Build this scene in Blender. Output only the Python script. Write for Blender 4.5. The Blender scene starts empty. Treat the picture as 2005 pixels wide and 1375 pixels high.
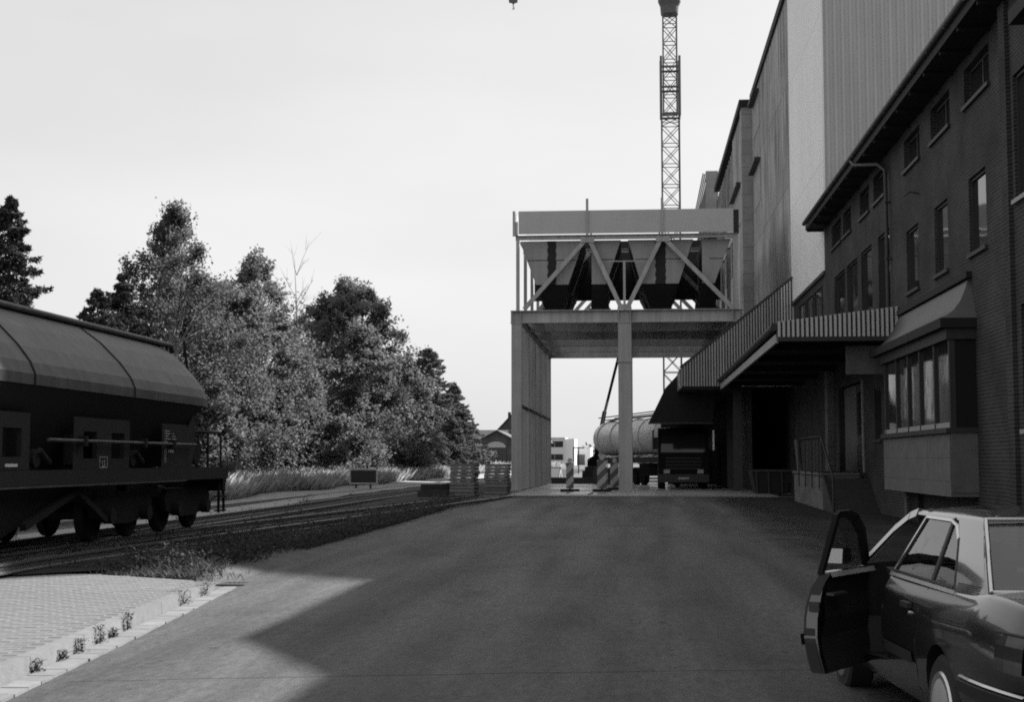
import bpy, bmesh, math, random
import numpy as np
from mathutils import Vector, Matrix, noise as mnoise
R = math.radians
random.seed(7)
rng = np.random.default_rng(11)
scene = bpy.context.scene
COL = scene.collection

# ------------------------------------------------------------------ camera
cd = bpy.data.cameras.new('camera')
cd.sensor_fit = 'HORIZONTAL'; cd.sensor_width = 36.0; cd.lens = 50.0
cd.clip_start = 0.1; cd.clip_end = 4000
cam = bpy.data.objects.new('camera', cd); COL.objects.link(cam)
cam.location = (0, 0, 1.75)
cam.rotation_euler = (R(90 + 4.404), 0, R(4.962))
scene.camera = cam

# ------------------------------------------------------------------ light
SUN = Vector((0.947, 1.02, 1.0)).normalized()
SUN_EL = math.asin(SUN.z); SUN_AZ = math.atan2(SUN.x, SUN.y)
world = bpy.data.worlds.new('World'); scene.world = world
world.use_nodes = True
wn = world.node_tree; wn.nodes.clear()
out = wn.nodes.new('ShaderNodeOutputWorld'); bg = wn.nodes.new('ShaderNodeBackground')
sky = wn.nodes.new('ShaderNodeTexSky'); sky.sky_type = 'NISHITA'; sky.sun_disc = False
sky.sun_elevation = SUN_EL; sky.sun_rotation = SUN_AZ
sky.altitude = 60; sky.air_density = 1.0; sky.dust_density = 3.0; sky.ozone_density = 1.0
bw = wn.nodes.new('ShaderNodeRGBToBW')
tc = wn.nodes.new('ShaderNodeTexCoord')
mp = wn.nodes.new('ShaderNodeMapping'); mp.inputs['Scale'].default_value = (1.2, 1.2, 4.0)
nz = wn.nodes.new('ShaderNodeTexNoise'); nz.inputs['Scale'].default_value = 1.6; nz.inputs['Detail'].default_value = 6
mr = wn.nodes.new('ShaderNodeMapRange')
mr.inputs['From Min'].default_value = 0.3; mr.inputs['From Max'].default_value = 0.75
mr.inputs['To Min'].default_value = 3.65; mr.inputs['To Max'].default_value = 4.45   # thin bright cirrus veil
mx = wn.nodes.new('ShaderNodeMix'); mx.data_type = 'FLOAT'; mx.inputs['Factor'].default_value = 0.84
wn.links.new(sky.outputs['Color'], bw.inputs['Color'])
wn.links.new(tc.outputs['Generated'], mp.inputs['Vector']); wn.links.new(mp.outputs['Vector'], nz.inputs['Vector'])
wn.links.new(nz.outputs['Fac'], mr.inputs['Value'])
wn.links.new(bw.outputs['Val'], mx.inputs['A']); wn.links.new(mr.outputs['Result'], mx.inputs['B'])
wn.links.new(mx.outputs['Result'], bg.inputs['Color'])
bg.inputs['Strength'].default_value = 0.085
wn.links.new(bg.outputs['Background'], out.inputs['Surface'])

sl = bpy.data.lights.new('sun', 'SUN'); sl.energy = 5.0; sl.angle = R(0.6); sl.color = (1, 1, 1)
so = bpy.data.objects.new('sun', sl); COL.objects.link(so)
so.rotation_euler = SUN.to_track_quat('Z', 'Y').to_euler(); so.location = (60, 60, 70)

vs = scene.view_settings
vs.view_transform = 'Standard'; vs.look = 'None'; vs.gamma = 1.0; vs.exposure = 1.25
try: vs.use_curve_mapping = False
except Exception: pass
scene.render.engine = 'CYCLES'
cy = scene.cycles
cy.use_denoising = False          # leave the fine grain, as on the print
cy.use_adaptive_sampling = False
cy.max_bounces = 6; cy.diffuse_bounces = 3; cy.glossy_bounces = 3; cy.transmission_bounces = 4; cy.transparent_max_bounces = 8
cy.caustics_reflective = False; cy.caustics_refractive = False
cy.filter_width = 1.9          # the soft lens of the old print
cy.sample_clamp_indirect = 2.5

# ------------------------------------------------------------------ materials
def mat(name, v, rough=0.8, var=0.2, scale=3.0, bump=0.0, bscale=40.0, metal=0.0, spec=0.4,
        streak=0.0, rand=0.0, coat=0.0, stretch=(1, 1, 1), rvar=0.0, fine=0.0, fscale=60.0, wear=0.0):
    m = bpy.data.materials.new(name); m.use_nodes = True
    n = m.node_tree.nodes; l = m.node_tree.links
    b = n['Principled BSDF']
    t = n.new('ShaderNodeTexCoord'); mpn = n.new('ShaderNodeMapping'); mpn.inputs['Scale'].default_value = stretch
    l.new(t.outputs['Object'], mpn.inputs['Vector'])
    a = n.new('ShaderNodeTexNoise'); a.inputs['Scale'].default_value = scale; a.inputs['Detail'].default_value = 8
    a.inputs['Roughness'].default_value = 0.65
    l.new(mpn.outputs['Vector'], a.inputs['Vector'])
    r = n.new('ShaderNodeMapRange'); r.inputs['From Min'].default_value = 0.25; r.inputs['From Max'].default_value = 0.75
    r.inputs['To Min'].default_value = v * (1 - var); r.inputs['To Max'].default_value = v * (1 + var)
    l.new(a.outputs['Fac'], r.inputs['Value'])
    val = r.outputs['Result']
    def mul(x, y):
        k = n.new('ShaderNodeMath'); k.operation = 'MULTIPLY'; l.new(x, k.inputs[0])
        if isinstance(y, float): k.inputs[1].default_value = y
        else: l.new(y, k.inputs[1])
        return k.outputs[0]
    if streak:
        mp2 = n.new('ShaderNodeMapping'); mp2.inputs['Scale'].default_value = (2.2, 2.2, 0.10)
        l.new(t.outputs['Object'], mp2.inputs['Vector'])
        s = n.new('ShaderNodeTexNoise'); s.inputs['Scale'].default_value = 2.0; s.inputs['Detail'].default_value = 5
        l.new(mp2.outputs['Vector'], s.inputs['Vector'])
        r2 = n.new('ShaderNodeMapRange'); r2.inputs['From Min'].default_value = 0.35; r2.inputs['From Max'].default_value = 0.7
        r2.inputs['To Min'].default_value = 1 - streak; r2.inputs['To Max'].default_value = 1.0 + streak * 0.3
        l.new(s.outputs['Fac'], r2.inputs['Value']); val = mul(val, r2.outputs['Result'])
    if rand:
        oi = n.new('ShaderNodeObjectInfo'); r3 = n.new('ShaderNodeMapRange')
        r3.inputs['To Min'].default_value = 1 - rand; r3.inputs['To Max'].default_value = 1 + rand
        l.new(oi.outputs['Random'], r3.inputs['Value']); val = mul(val, r3.outputs['Result'])
    if wear:                                            # tyre polish along the road, oil and repair blotches
        for (sc, mpv, lo_, hi_, amt) in ((1.0, (1.3, 0.09, 1), 0.38, 0.66, wear), (0.9, (0.8, 0.5, 1), 0.55, 0.72, -wear * 0.6), (5.0, (1, 1, 1), 0.66, 0.72, -wear)):
            m3 = n.new('ShaderNodeMapping'); m3.inputs['Scale'].default_value = mpv; l.new(t.outputs['Object'], m3.inputs['Vector'])
            w3 = n.new('ShaderNodeTexNoise'); w3.inputs['Scale'].default_value = sc; w3.inputs['Detail'].default_value = 5; l.new(m3.outputs['Vector'], w3.inputs['Vector'])
            r6 = n.new('ShaderNodeMapRange'); r6.inputs['From Min'].default_value = lo_; r6.inputs['From Max'].default_value = hi_
            r6.inputs['To Min'].default_value = 1 - max(amt, 0) * 0.5; r6.inputs['To Max'].default_value = 1 + (amt * 0.7 if amt > 0 else amt)
            l.new(w3.outputs['Fac'], r6.inputs['Value']); val = mul(val, r6.outputs['Result'])
    if fine:
        fn = n.new('ShaderNodeTexNoise'); fn.inputs['Scale'].default_value = fscale; fn.inputs['Detail'].default_value = 4; fn.inputs['Roughness'].default_value = 0.8
        m5 = n.new('ShaderNodeMapping'); m5.inputs['Scale'].default_value = (1, 0.3, 1) if wear else (1, 1, 1); l.new(t.outputs['Object'], m5.inputs['Vector']); l.new(m5.outputs['Vector'], fn.inputs['Vector'])
        r5 = n.new('ShaderNodeMapRange'); r5.inputs['From Min'].default_value = 0.3; r5.inputs['From Max'].default_value = 0.7
        r5.inputs['To Min'].default_value = 1 - fine; r5.inputs['To Max'].default_value = 1 + fine
        l.new(fn.outputs['Fac'], r5.inputs['Value']); val = mul(val, r5.outputs['Result'])
    l.new(val, b.inputs['Base Color'])
    b.inputs['Roughness'].default_value = rough; b.inputs['Metallic'].default_value = metal
    b.inputs['Specular IOR Level'].default_value = spec
    if rvar:
        r4 = n.new('ShaderNodeMapRange'); r4.inputs['From Min'].default_value = 0.3; r4.inputs['From Max'].default_value = 0.7
        r4.inputs['To Min'].default_value = max(rough - rvar, 0.04); r4.inputs['To Max'].default_value = min(rough + rvar, 1)
        l.new(a.outputs['Fac'], r4.inputs['Value']); l.new(r4.outputs['Result'], b.inputs['Roughness'])
    if coat: b.inputs['Coat Weight'].default_value = coat; b.inputs['Coat Roughness'].default_value = 0.06
    if bump:
        c = n.new('ShaderNodeTexNoise'); c.inputs['Scale'].default_value = bscale; c.inputs['Detail'].default_value = 6
        l.new(t.outputs['Object'], c.inputs['Vector'])
        bp = n.new('ShaderNodeBump'); bp.inputs['Strength'].default_value = bump; bp.inputs['Distance'].default_value = 0.02
        l.new(c.outputs['Fac'], bp.inputs['Height']); l.new(bp.outputs['Normal'], b.inputs['Normal'])
    return m

def brick_mat(name, v, mortar, bw_=0.25, bh=0.077, ms=0.012, var=0.35, rough=0.9, dirt=0.3):
    m = bpy.data.materials.new(name); m.use_nodes = True
    n = m.node_tree.nodes; l = m.node_tree.links; b = n['Principled BSDF']
    g = n.new('ShaderNodeNewGeometry'); sp = n.new('ShaderNodeSeparateXYZ'); l.new(g.outputs['Position'], sp.inputs[0])
    ad = n.new('ShaderNodeMath'); ad.operation = 'ADD'; l.new(sp.outputs['X'], ad.inputs[0]); l.new(sp.outputs['Y'], ad.inputs[1])
    cb = n.new('ShaderNodeCombineXYZ'); l.new(ad.outputs[0], cb.inputs['X']); l.new(sp.outputs['Z'], cb.inputs['Y'])
    br = n.new('ShaderNodeTexBrick'); l.new(cb.outputs[0], br.inputs['Vector'])
    br.inputs['Scale'].default_value = 1.0; br.inputs['Brick Width'].default_value = bw_; br.inputs['Row Height'].default_value = bh
    br.inputs['Mortar Size'].default_value = ms; br.inputs['Mortar Smooth'].default_value = 0.2
    lo, hi = v * (1 - var), v * (1 + var)
    br.inputs['Color1'].default_value = (lo, lo, lo, 1); br.inputs['Color2'].default_value = (hi, hi, hi, 1)
    br.inputs['Mortar'].default_value = (mortar, mortar, mortar, 1)
    nz_ = n.new('ShaderNodeTexNoise'); nz_.inputs['Scale'].default_value = 0.8; nz_.inputs['Detail'].default_value = 7
    l.new(g.outputs['Position'], nz_.inputs['Vector'])
    r = n.new('ShaderNodeMapRange'); r.inputs['From Min'].default_value = 0.3; r.inputs['From Max'].default_value = 0.7
    r.inputs['To Min'].default_value = 1 - dirt; r.inputs['To Max'].default_value = 1 + dirt * 0.6
    l.new(nz_.outputs['Fac'], r.inputs['Value'])
    vm = n.new('ShaderNodeVectorMath'); vm.operation = 'SCALE'; l.new(br.outputs['Color'], vm.inputs[0]); l.new(r.outputs['Result'], vm.inputs['Scale'])
    l.new(vm.outputs[0], b.inputs['Base Color'])
    b.inputs['Roughness'].default_value = rough; b.inputs['Specular IOR Level'].default_value = 0.25
    iv = n.new('ShaderNodeMath'); iv.operation = 'SUBTRACT'; iv.inputs[0].default_value = 1.0; l.new(br.outputs['Fac'], iv.inputs[1])
    bp = n.new('ShaderNodeBump'); bp.inputs['Strength'].default_value = 0.7; bp.inputs['Distance'].default_value = 0.012
    l.new(iv.outputs[0], bp.inputs['Height']); l.new(bp.outputs['Normal'], b.inputs['Normal'])
    return m

def glass_mat(name, base=0.015, rough=0.03, trans=0.0):
    m = bpy.data.materials.new(name); m.use_nodes = True
    n = m.node_tree.nodes; l = m.node_tree.links; b = n['Principled BSDF']
    b.inputs['Base Color'].default_value = (base,) * 3 + (1,)
    b.inputs['Roughness'].default_value = rough; b.inputs['IOR'].default_value = 1.5
    t = n.new('ShaderNodeTexCoord'); a = n.new('ShaderNodeTexNoise'); a.inputs['Scale'].default_value = 1.3; a.inputs['Detail'].default_value = 2
    l.new(t.outputs['Object'], a.inputs['Vector'])
    bp = n.new('ShaderNodeBump'); bp.inputs['Strength'].default_value = 0.04; bp.inputs['Distance'].default_value = 0.05
    l.new(a.outputs['Fac'], bp.inputs['Height']); l.new(bp.outputs['Normal'], b.inputs['Normal'])
    if trans:
        tr = n.new('ShaderNodeBsdfTransparent'); tr.inputs['Color'].default_value = (0.75, 0.75, 0.75, 1)
        fr = n.new('ShaderNodeFresnel'); fr.inputs['IOR'].default_value = 2.0
        gl = n.new('ShaderNodeBsdfGlossy'); gl.inputs['Roughness'].default_value = rough
        l.new(bp.outputs['Normal'], gl.inputs['Normal'])
        ms_ = n.new('ShaderNodeMixShader'); gg = n.new('ShaderNodeNewGeometry'); iv_ = n.new('ShaderNodeMath'); iv_.operation = 'SUBTRACT'; iv_.inputs[0].default_value = 1.0; l.new(gg.outputs['Backfacing'], iv_.inputs[1])
        pf = n.new('ShaderNodeMath'); pf.operation = 'MULTIPLY'; l.new(fr.outputs[0], pf.inputs[0]); l.new(iv_.outputs[0], pf.inputs[1])
        l.new(pf.outputs[0], ms_.inputs[0]); l.new(tr.outputs[0], ms_.inputs[1]); l.new(gl.outputs[0], ms_.inputs[2])
        l.new(ms_.outputs[0], n['Material Output'].inputs['Surface'])
    return m

def leaf_mat(name, v, var=0.35, trans=0.45):
    m = bpy.data.materials.new(name); m.use_nodes = True
    n = m.node_tree.nodes; l = m.node_tree.links; n.remove(n['Principled BSDF'])
    g = n.new('ShaderNodeNewGeometry')
    r = n.new('ShaderNodeMapRange'); r.inputs['To Min'].default_value = v * (1 - var); r.inputs['To Max'].default_value = v * (1 + var)
    l.new(g.outputs['Random Per Island'], r.inputs['Value'])
    d = n.new('ShaderNodeBsdfDiffuse'); tl = n.new('ShaderNodeBsdfTranslucent'); gl = n.new('ShaderNodeBsdfGlossy')
    gl.inputs['Roughness'].default_value = 0.6; gl.inputs['Color'].default_value = (0.5, 0.5, 0.5, 1)
    l.new(r.outputs['Result'], d.inputs['Color']); l.new(r.outputs['Result'], tl.inputs['Color'])
    a = n.new('ShaderNodeMixShader'); a.inputs[0].default_value = trans; l.new(d.outputs[0], a.inputs[1]); l.new(tl.outputs[0], a.inputs[2])
    b = n.new('ShaderNodeMixShader'); b.inputs[0].default_value = 0.025; l.new(a.outputs[0], b.inputs[1]); l.new(gl.outputs[0], b.inputs[2])
    l.new(b.outputs[0], n['Material Output'].inputs['Surface'])
    return m

def stripe_mat(name, light=0.55, dark=0.10, period=0.5):
    m = bpy.data.materials.new(name); m.use_nodes = True
    n = m.node_tree.nodes; l = m.node_tree.links; b = n['Principled BSDF']
    t = n.new('ShaderNodeTexCoord'); sp = n.new('ShaderNodeSeparateXYZ'); l.new(t.outputs['Object'], sp.inputs[0])
    su = n.new('ShaderNodeMath'); su.operation = 'SUBTRACT'; l.new(sp.outputs['Z'], su.inputs[0]); l.new(sp.outputs['X'], su.inputs[1])
    dv = n.new('ShaderNodeMath'); dv.operation = 'DIVIDE'; l.new(su.outputs[0], dv.inputs[0]); dv.inputs[1].default_value = period
    fr = n.new('ShaderNodeMath'); fr.operation = 'FRACT'; l.new(dv.outputs[0], fr.inputs[0])
    gt = n.new('ShaderNodeMath'); gt.operation = 'GREATER_THAN'; l.new(fr.outputs[0], gt.inputs[0]); gt.inputs[1].default_value = 0.5
    r = n.new('ShaderNodeMapRange'); r.inputs['To Min'].default_value = dark; r.inputs['To Max'].default_value = light
    l.new(gt.outputs[0], r.inputs['Value']); l.new(r.outputs['Result'], b.inputs['Base Color'])
    b.inputs['Roughness'].default_value = 0.5
    return m

MT = dict(
    ground=mat('gravel_soil', 0.085, 0.95, 0.4, 1.5, 0.8, 30),
    ballast=mat('ballast', 0.018, 0.95, 0.5, 2.5, 1.0, 22),
    asphalt=mat('asphalt', 0.056, 0.68, 0.30, 0.5, 0.6, 120, rvar=0.14, stretch=(1, 0.25, 1), spec=0.3, fine=0.45, fscale=16, wear=0.7),
    dust_shade=mat('dust_shade_asphalt', 0.026, 0.8, 0.6, 0.7, 0.6, 60, spec=0.15, fine=0.4, fscale=20, stretch=(1, 0.5, 1)),
    patch=mat('asphalt_seam', 0.036, 0.9, 0.3, 9),
    slab=mat('wet_concrete', 0.24, 0.42, 0.35, 0.45, 0.1, 12, rvar=0.40, stretch=(0.5, 1.6, 1)),
    pave=mat('paver', 0.130, 0.9, 0.16, 6, 0.3, 50, rand=0.06),
    pavebed=mat('paver_bed', 0.105, 0.95, 0.3, 10),
    kerb=mat('kerb_granite', 0.145, 0.85, 0.2, 8, 0.3, 70, rand=0.08),
    gutter=mat('gutter_stone', 0.165, 0.85, 0.2, 8, 0.3, 70, rand=0.14),
    iron=mat('cast_iron', 0.04, 0.6, 0.3, 9, 0.2, 40),
    brick=brick_mat('dark_brick', 0.036, 0.085, var=0.22, dirt=0.4),
    brickp=brick_mat('pale_brick', 0.13, 0.20, var=0.22),
    brickfar=brick_mat('far_brick', 0.07, 0.09, var=0.2),
    block=brick_mat('concrete_block', 0.34, 0.22, 0.9, 0.5, 0.02, var=0.07, dirt=0.45),
    concrete=mat('weathered_concrete', 0.40, 0.9, 0.3, 0.6, 0.4, 12, streak=0.8, rand=0.10),
    pier=mat('banded_pier', 0.28, 0.9, 0.2, 1.2, 0.2, 12),
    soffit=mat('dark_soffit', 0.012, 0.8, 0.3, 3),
    rooft=mat('roof_tile', 0.07, 0.9, 0.3, 6, 0.4, 20),
    zinc=mat('zinc', 0.045, 0.6, 0.2, 4),
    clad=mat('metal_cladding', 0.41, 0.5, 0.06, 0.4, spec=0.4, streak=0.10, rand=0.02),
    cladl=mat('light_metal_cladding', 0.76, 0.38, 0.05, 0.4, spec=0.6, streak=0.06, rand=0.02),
    corr=mat('corrugated_sheet', 0.34, 0.55, 0.15, 1.2, streak=0.25, rand=0.04),
    corrl=mat('pale_corrugated_sheet', 0.50, 0.5, 0.08, 1.2, rand=0.04),
    render=mat('painted_render', 0.13, 0.9, 0.2, 1.0, 0.2, 25),
    panel=mat('slate_panel', 0.125, 0.8, 0.25, 3, 0.2, 20),
    copper=mat('sheet_roof', 0.09, 0.55, 0.15, 2, metal=0.3),
    frame=mat('dark_frame', 0.03, 0.6, 0.2, 6),
    wframe=mat('pale_frame', 0.30, 0.6, 0.15, 6),
    glass=glass_mat('window_glass', 0.025, 0.05),
    carglass=glass_mat('car_glass', 0.02, 0.02, trans=1),
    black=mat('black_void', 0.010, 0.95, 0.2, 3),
    steel=mat('primed_steel', 0.37, 0.62, 0.14, 0.9, spec=0.4, streak=0.22, rand=0.05),
    hopface=mat('hopper_front', 0.29, 0.65, 0.08, 0.8, streak=0.10, rand=0.02), shaded_steel=mat('rust_primer', 0.05, 0.8, 0.3, 3),  # rust_primer is dark paint for the shade under the canopy
    steeld=mat('dark_steel', 0.018, 0.7, 0.3, 2),
    sheet=mat('hopper_plate', 0.42, 0.6, 0.05, 0.8, streak=0.03, rand=0.015),
    crane=mat('crane_steel', 0.10, 0.7, 0.2, 3),
    rail=mat('rail_steel', 0.22, 0.40, 0.2, 8, metal=0.6),
    sleeper=mat('oiled_sleeper', 0.035, 0.95, 0.4, 8, 0.4, 30, rand=0.2),
    wagon=mat('wagon_paint', 0.096, 0.62, 0.14, 1.0, streak=0.28),
    wagond=mat('shaded_wagon_paint', 0.016, 0.8, 0.25, 2.0),  # wagon paint darkened to put the shade under the overhang into it
    wagonb=mat('wagon_black', 0.009, 0.8, 0.3, 3),
    white=mat('white_paint', 0.62, 0.6, 0.1, 5),
    grime=mat('grimed_white', 0.38, 0.7, 0.3, 9),
    pallet=mat('pallet_wood', 0.15, 0.9, 0.25, 4, 0.3, 20, rand=0.15, stretch=(1, 8, 8)),
    board=mat('dark_board', 0.022, 0.6, 0.2, 6),
    stripe=stripe_mat('warning_stripes', 0.32, 0.07, 0.62),
    rubber=mat('rubber', 0.02, 0.85, 0.3, 8),
    wood=mat('old_timber', 0.06, 0.9, 0.3, 6),
    truckp=mat('truck_paint', 0.006, 0.55, 0.2, 3, spec=0.12),
    alu=mat('tank_aluminium', 0.72, 0.45, 0.12, 1.5, metal=0.2, stretch=(0.3, 0.3, 3)),
    paint=mat('car_paint', 0.075, 0.25, 0.04, 2, metal=0.85, spec=0.5, coat=1.0),
    chrome=mat('chrome_trim', 0.55, 0.22, 0.05, 5, metal=0.9),
    mirror=mat('mirror_glass', 0.62, 0.02, 0.0, 2, metal=1.0),
    trim=mat('black_trim', 0.018, 0.6, 0.2, 9),
    cloth=mat('seat_cloth', 0.05, 0.95, 0.2, 12),
    lamp=mat('lamp_lens', 0.03, 0.15, 0.2, 20, coat=0.5),
    bark=mat('bark', 0.09, 0.95, 0.4, 6, 0.6, 20, stretch=(1, 1, 0.3)),
    birchbark=mat('pale_bark', 0.22, 0.9, 0.4, 3, 0.3, 20, stretch=(1, 1, 3)),
    leafd=leaf_mat('leaf_dark', 0.115, 0.3, 0.55), leafm=leaf_mat('leaf_mid', 0.14, 0.3, 0.55), leafl=leaf_mat('leaf_pale', 0.155, 0.3, 0.5),
    needle=leaf_mat('needle', 0.055, 0.5, trans=0.25), needlem=leaf_mat('needle_mid', 0.13, 0.5, trans=0.35),
    grass=leaf_mat('dry_grass', 0.36, 0.4, 0.5), vtuft=leaf_mat('verge_tuft', 0.095, 0.5, 0.5), gravel=mat('pale_gravel', 0.25, 0.95, 0.3, 1.5, 0.8, 30, fine=0.3), weed=leaf_mat('weed', 0.060, 0.5, 0.4),
    farw=mat('far_white_render', 0.62, 0.85, 0.08, 0.3), farl=mat('far_lit_render', 0.75, 0.85, 0.06, 0.3),
    farleaf=leaf_mat('far_leaf', 0.07), roofd=mat('old_roof', 0.06, 0.9, 0.3, 2),
)

def fade_shade(m, x0, x1):  # fades the painted shade in across the strip
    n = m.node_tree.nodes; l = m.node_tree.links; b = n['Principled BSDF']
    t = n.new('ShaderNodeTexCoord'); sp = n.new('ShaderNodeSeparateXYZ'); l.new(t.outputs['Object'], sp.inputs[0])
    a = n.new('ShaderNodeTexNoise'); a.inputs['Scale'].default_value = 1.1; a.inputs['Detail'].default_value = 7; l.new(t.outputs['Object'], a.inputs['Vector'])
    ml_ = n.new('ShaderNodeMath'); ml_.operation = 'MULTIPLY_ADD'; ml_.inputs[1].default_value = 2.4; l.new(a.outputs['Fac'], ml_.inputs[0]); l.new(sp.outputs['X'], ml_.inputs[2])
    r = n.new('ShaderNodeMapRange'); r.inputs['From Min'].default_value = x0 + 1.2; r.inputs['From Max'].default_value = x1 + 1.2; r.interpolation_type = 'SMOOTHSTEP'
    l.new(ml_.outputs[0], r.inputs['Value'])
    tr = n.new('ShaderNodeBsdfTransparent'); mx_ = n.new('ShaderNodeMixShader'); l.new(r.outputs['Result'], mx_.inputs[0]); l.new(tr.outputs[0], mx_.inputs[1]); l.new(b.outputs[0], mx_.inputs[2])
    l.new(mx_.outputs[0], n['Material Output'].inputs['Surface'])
fade_shade(MT['dust_shade'], 2.3, 5.0)

# ------------------------------------------------------------------ mesh helpers
OFF = {}
def link(o): COL.objects.link(o)

class MB:
    def __init__(s): s.v = []; s.f = []
    def quad(s, *p):
        i = len(s.v); s.v += [tuple(q) for q in p]; s.f.append(tuple(range(i, i + len(p)))); return s
    def box(s, x0, x1, y0, y1, z0, z1):
        i = len(s.v)
        s.v += [(x0, y0, z0), (x1, y0, z0), (x1, y1, z0), (x0, y1, z0), (x0, y0, z1), (x1, y0, z1), (x1, y1, z1), (x0, y1, z1)]
        s.f += [tuple(i + k for k in q) for q in ((0, 3, 2, 1), (4, 5, 6, 7), (0, 1, 5, 4), (1, 2, 6, 5), (2, 3, 7, 6), (3, 0, 4, 7))]
        return s
    def hexa(s, p):
        i = len(s.v); s.v += [tuple(q) for q in p]
        s.f += [tuple(i + k for k in q) for q in ((0, 3, 2, 1), (4, 5, 6, 7), (0, 1, 5, 4), (1, 2, 6, 5), (2, 3, 7, 6), (3, 0, 4, 7))]
        return s
    def beam(s, p, q, w, h=None, up=(0, 0, 1)):
        h = h or w; p = Vector(p); q = Vector(q); d = (q - p).normalized(); u = Vector(up)
        if abs(d.dot(u)) > 0.98: u = Vector((0, 1, 0))
        a = d.cross(u).normalized(); b = a.cross(d).normalized()
        a *= w / 2; b *= h / 2
        return s.hexa([p - a - b, p + a - b, q + a - b, q - a - b, p - a + b, p + a + b, q + a + b, q - a + b])
    def ibeam(s, p, q, w, h, t=0.03, up=(0, 0, 1)):
        p = Vector(p); q = Vector(q); d = (q - p).normalized(); u = Vector(up)
        if abs(d.dot(u)) > 0.98: u = Vector((0, 1, 0))
        a = d.cross(u).normalized(); b = a.cross(d).normalized()
        s.beam(p + b * (h / 2 - t / 2), q + b * (h / 2 - t / 2), w, t, up); s.beam(p - b * (h / 2 - t / 2), q - b * (h / 2 - t / 2), w, t, up)
        return s.beam(p, q, t * 0.7, h - 2 * t, up)
    def tube(s, pts, r, n=8, cap=True):
        pts = [Vector(p) for p in pts]; rs = r if isinstance(r, (list, tuple)) else [r] * len(pts)
        i0 = len(s.v); ref = None
        for k, p in enumerate(pts):
            d = (pts[min(k + 1, len(pts) - 1)] - pts[max(k - 1, 0)]).normalized()
            if ref is None:
                ref = Vector((0, 0, 1)) if abs(d.z) < 0.9 else Vector((1, 0, 0))
            a = d.cross(ref).normalized(); b = a.cross(d).normalized(); ref = b
            for j in range(n):
                t = 2 * math.pi * j / n
                s.v.append(tuple(p + (a * math.cos(t) + b * math.sin(t)) * rs[k]))
        for k in range(len(pts) - 1):
            for j in range(n):
                A = i0 + k * n + j; B = i0 + k * n + (j + 1) % n
                s.f.append((A, B, B + n, A + n))
        if cap:
            s.f.append(tuple(i0 + j for j in range(n))[::-1]); e = i0 + (len(pts) - 1) * n
            s.f.append(tuple(e + j for j in range(n)))
        return s
    def prism(s, pts, axis, a, b):
        i = len(s.v); n = len(pts)
        def P(q, t): return {'x': (t, q[0], q[1]), 'y': (q[0], t, q[1]), 'z': (q[0], q[1], t)}[axis]
        s.v += [P(q, a) for q in pts] + [P(q, b) for q in pts]
        s.f.append(tuple(range(i, i + n))[::-1]); s.f.append(tuple(range(i + n, i + 2 * n)))
        for k in range(n):
            m = (k + 1) % n; s.f.append((i + k, i + m, i + n + m, i + n + k))
        return s
    def grid(s, rows):
        i = len(s.v); nr = len(rows); nc = len(rows[0])
        for r in rows: s.v += [tuple(p) for p in r]
        for a in range(nr - 1):
            for b in range(nc - 1):
                s.f.append((i + a * nc + b, i + a * nc + b + 1, i + (a + 1) * nc + b + 1, i + (a + 1) * nc + b))
        return s
    def xform(s, M): s.v = [tuple(M @ Vector(p)) for p in s.v]; return s
    def mesh(s, name, mt, off=(0, 0, 0), smooth=None, fix=True):
        me = bpy.data.meshes.new(name)
        ox, oy, oz = off
        me.from_pydata([(x - ox, y - oy, z - oz) for x, y, z in s.v], [], s.f)
        if fix:
            bm = bmesh.new(); bm.from_mesh(me); bmesh.ops.recalc_face_normals(bm, faces=bm.faces); bm.to_mesh(me); bm.free()
        if mt: me.materials.append(MT[mt] if isinstance(mt, str) else mt)
        if smooth is not None:
            me.shade_smooth(); me.set_sharp_from_angle(angle=R(smooth))
        return me
    def build(s, name, mt, parent=None, smooth=None, fix=True):
        off = OFF.get(parent.name, (0, 0, 0)) if parent else (0, 0, 0)
        o = bpy.data.objects.new(name, s.mesh(name, mt, off, smooth, fix)); link(o)
        if parent: o.parent = parent; OFF[o.name] = off
        return o

def thing(name, label, cat, loc=(0, 0, 0), group=None):
    o = bpy.data.objects.new(name, None); link(o); o.empty_display_size = 0.3
    o.location = loc; OFF[o.name] = tuple(loc); tag(o, label, cat, group); return o
def tag(o, label, cat, group=None):
    o['label'] = label; o['category'] = cat
    if group: o['group'] = group
    return o
def struct(o): o['kind'] = 'structure'; return o
def stuff(o): o['kind'] = 'stuff'; return o
def single(mb, name, mt, loc, label, cat, group=None, smooth=None):
    o = bpy.data.objects.new(name, mb.mesh(name, mt, loc, smooth)); link(o); o.location = loc; OFF[o.name] = tuple(loc)
    return tag(o, label, cat, group)
def piece(name, me, parent, loc=(0, 0, 0), rz=0.0):
    o = bpy.data.objects.new(name, me); link(o); o.parent = parent; o.location = loc; o.rotation_euler = (0, 0, rz); return o
def print_text(body, size, M, name, mt, parent):
    cu = bpy.data.curves.new(name, 'FONT'); cu.body = body; cu.size = size; cu.align_x = 'CENTER'; cu.extrude = 0.002
    t = bpy.data.objects.new(name, cu); link(t)
    dg = bpy.context.evaluated_depsgraph_get(); me = bpy.data.meshes.new_from_object(t.evaluated_get(dg))
    bpy.data.objects.remove(t); me.transform(M); me.materials.clear(); me.materials.append(MT[mt])
    off = OFF.get(parent.name, (0, 0, 0)); me.transform(Matrix.Translation((-off[0], -off[1], -off[2])))
    o = bpy.data.objects.new(name, me); link(o); o.parent = parent; return o

def gz(y):          # the road climbs very slightly towards the gantry
    if y <= 15: return 0.0
    if y <= 60: return 0.0062 * (y - 15)
    if y <= 130: return 0.279
    return 0.279 + min((y - 130) * 0.003, 0.45)

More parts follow.
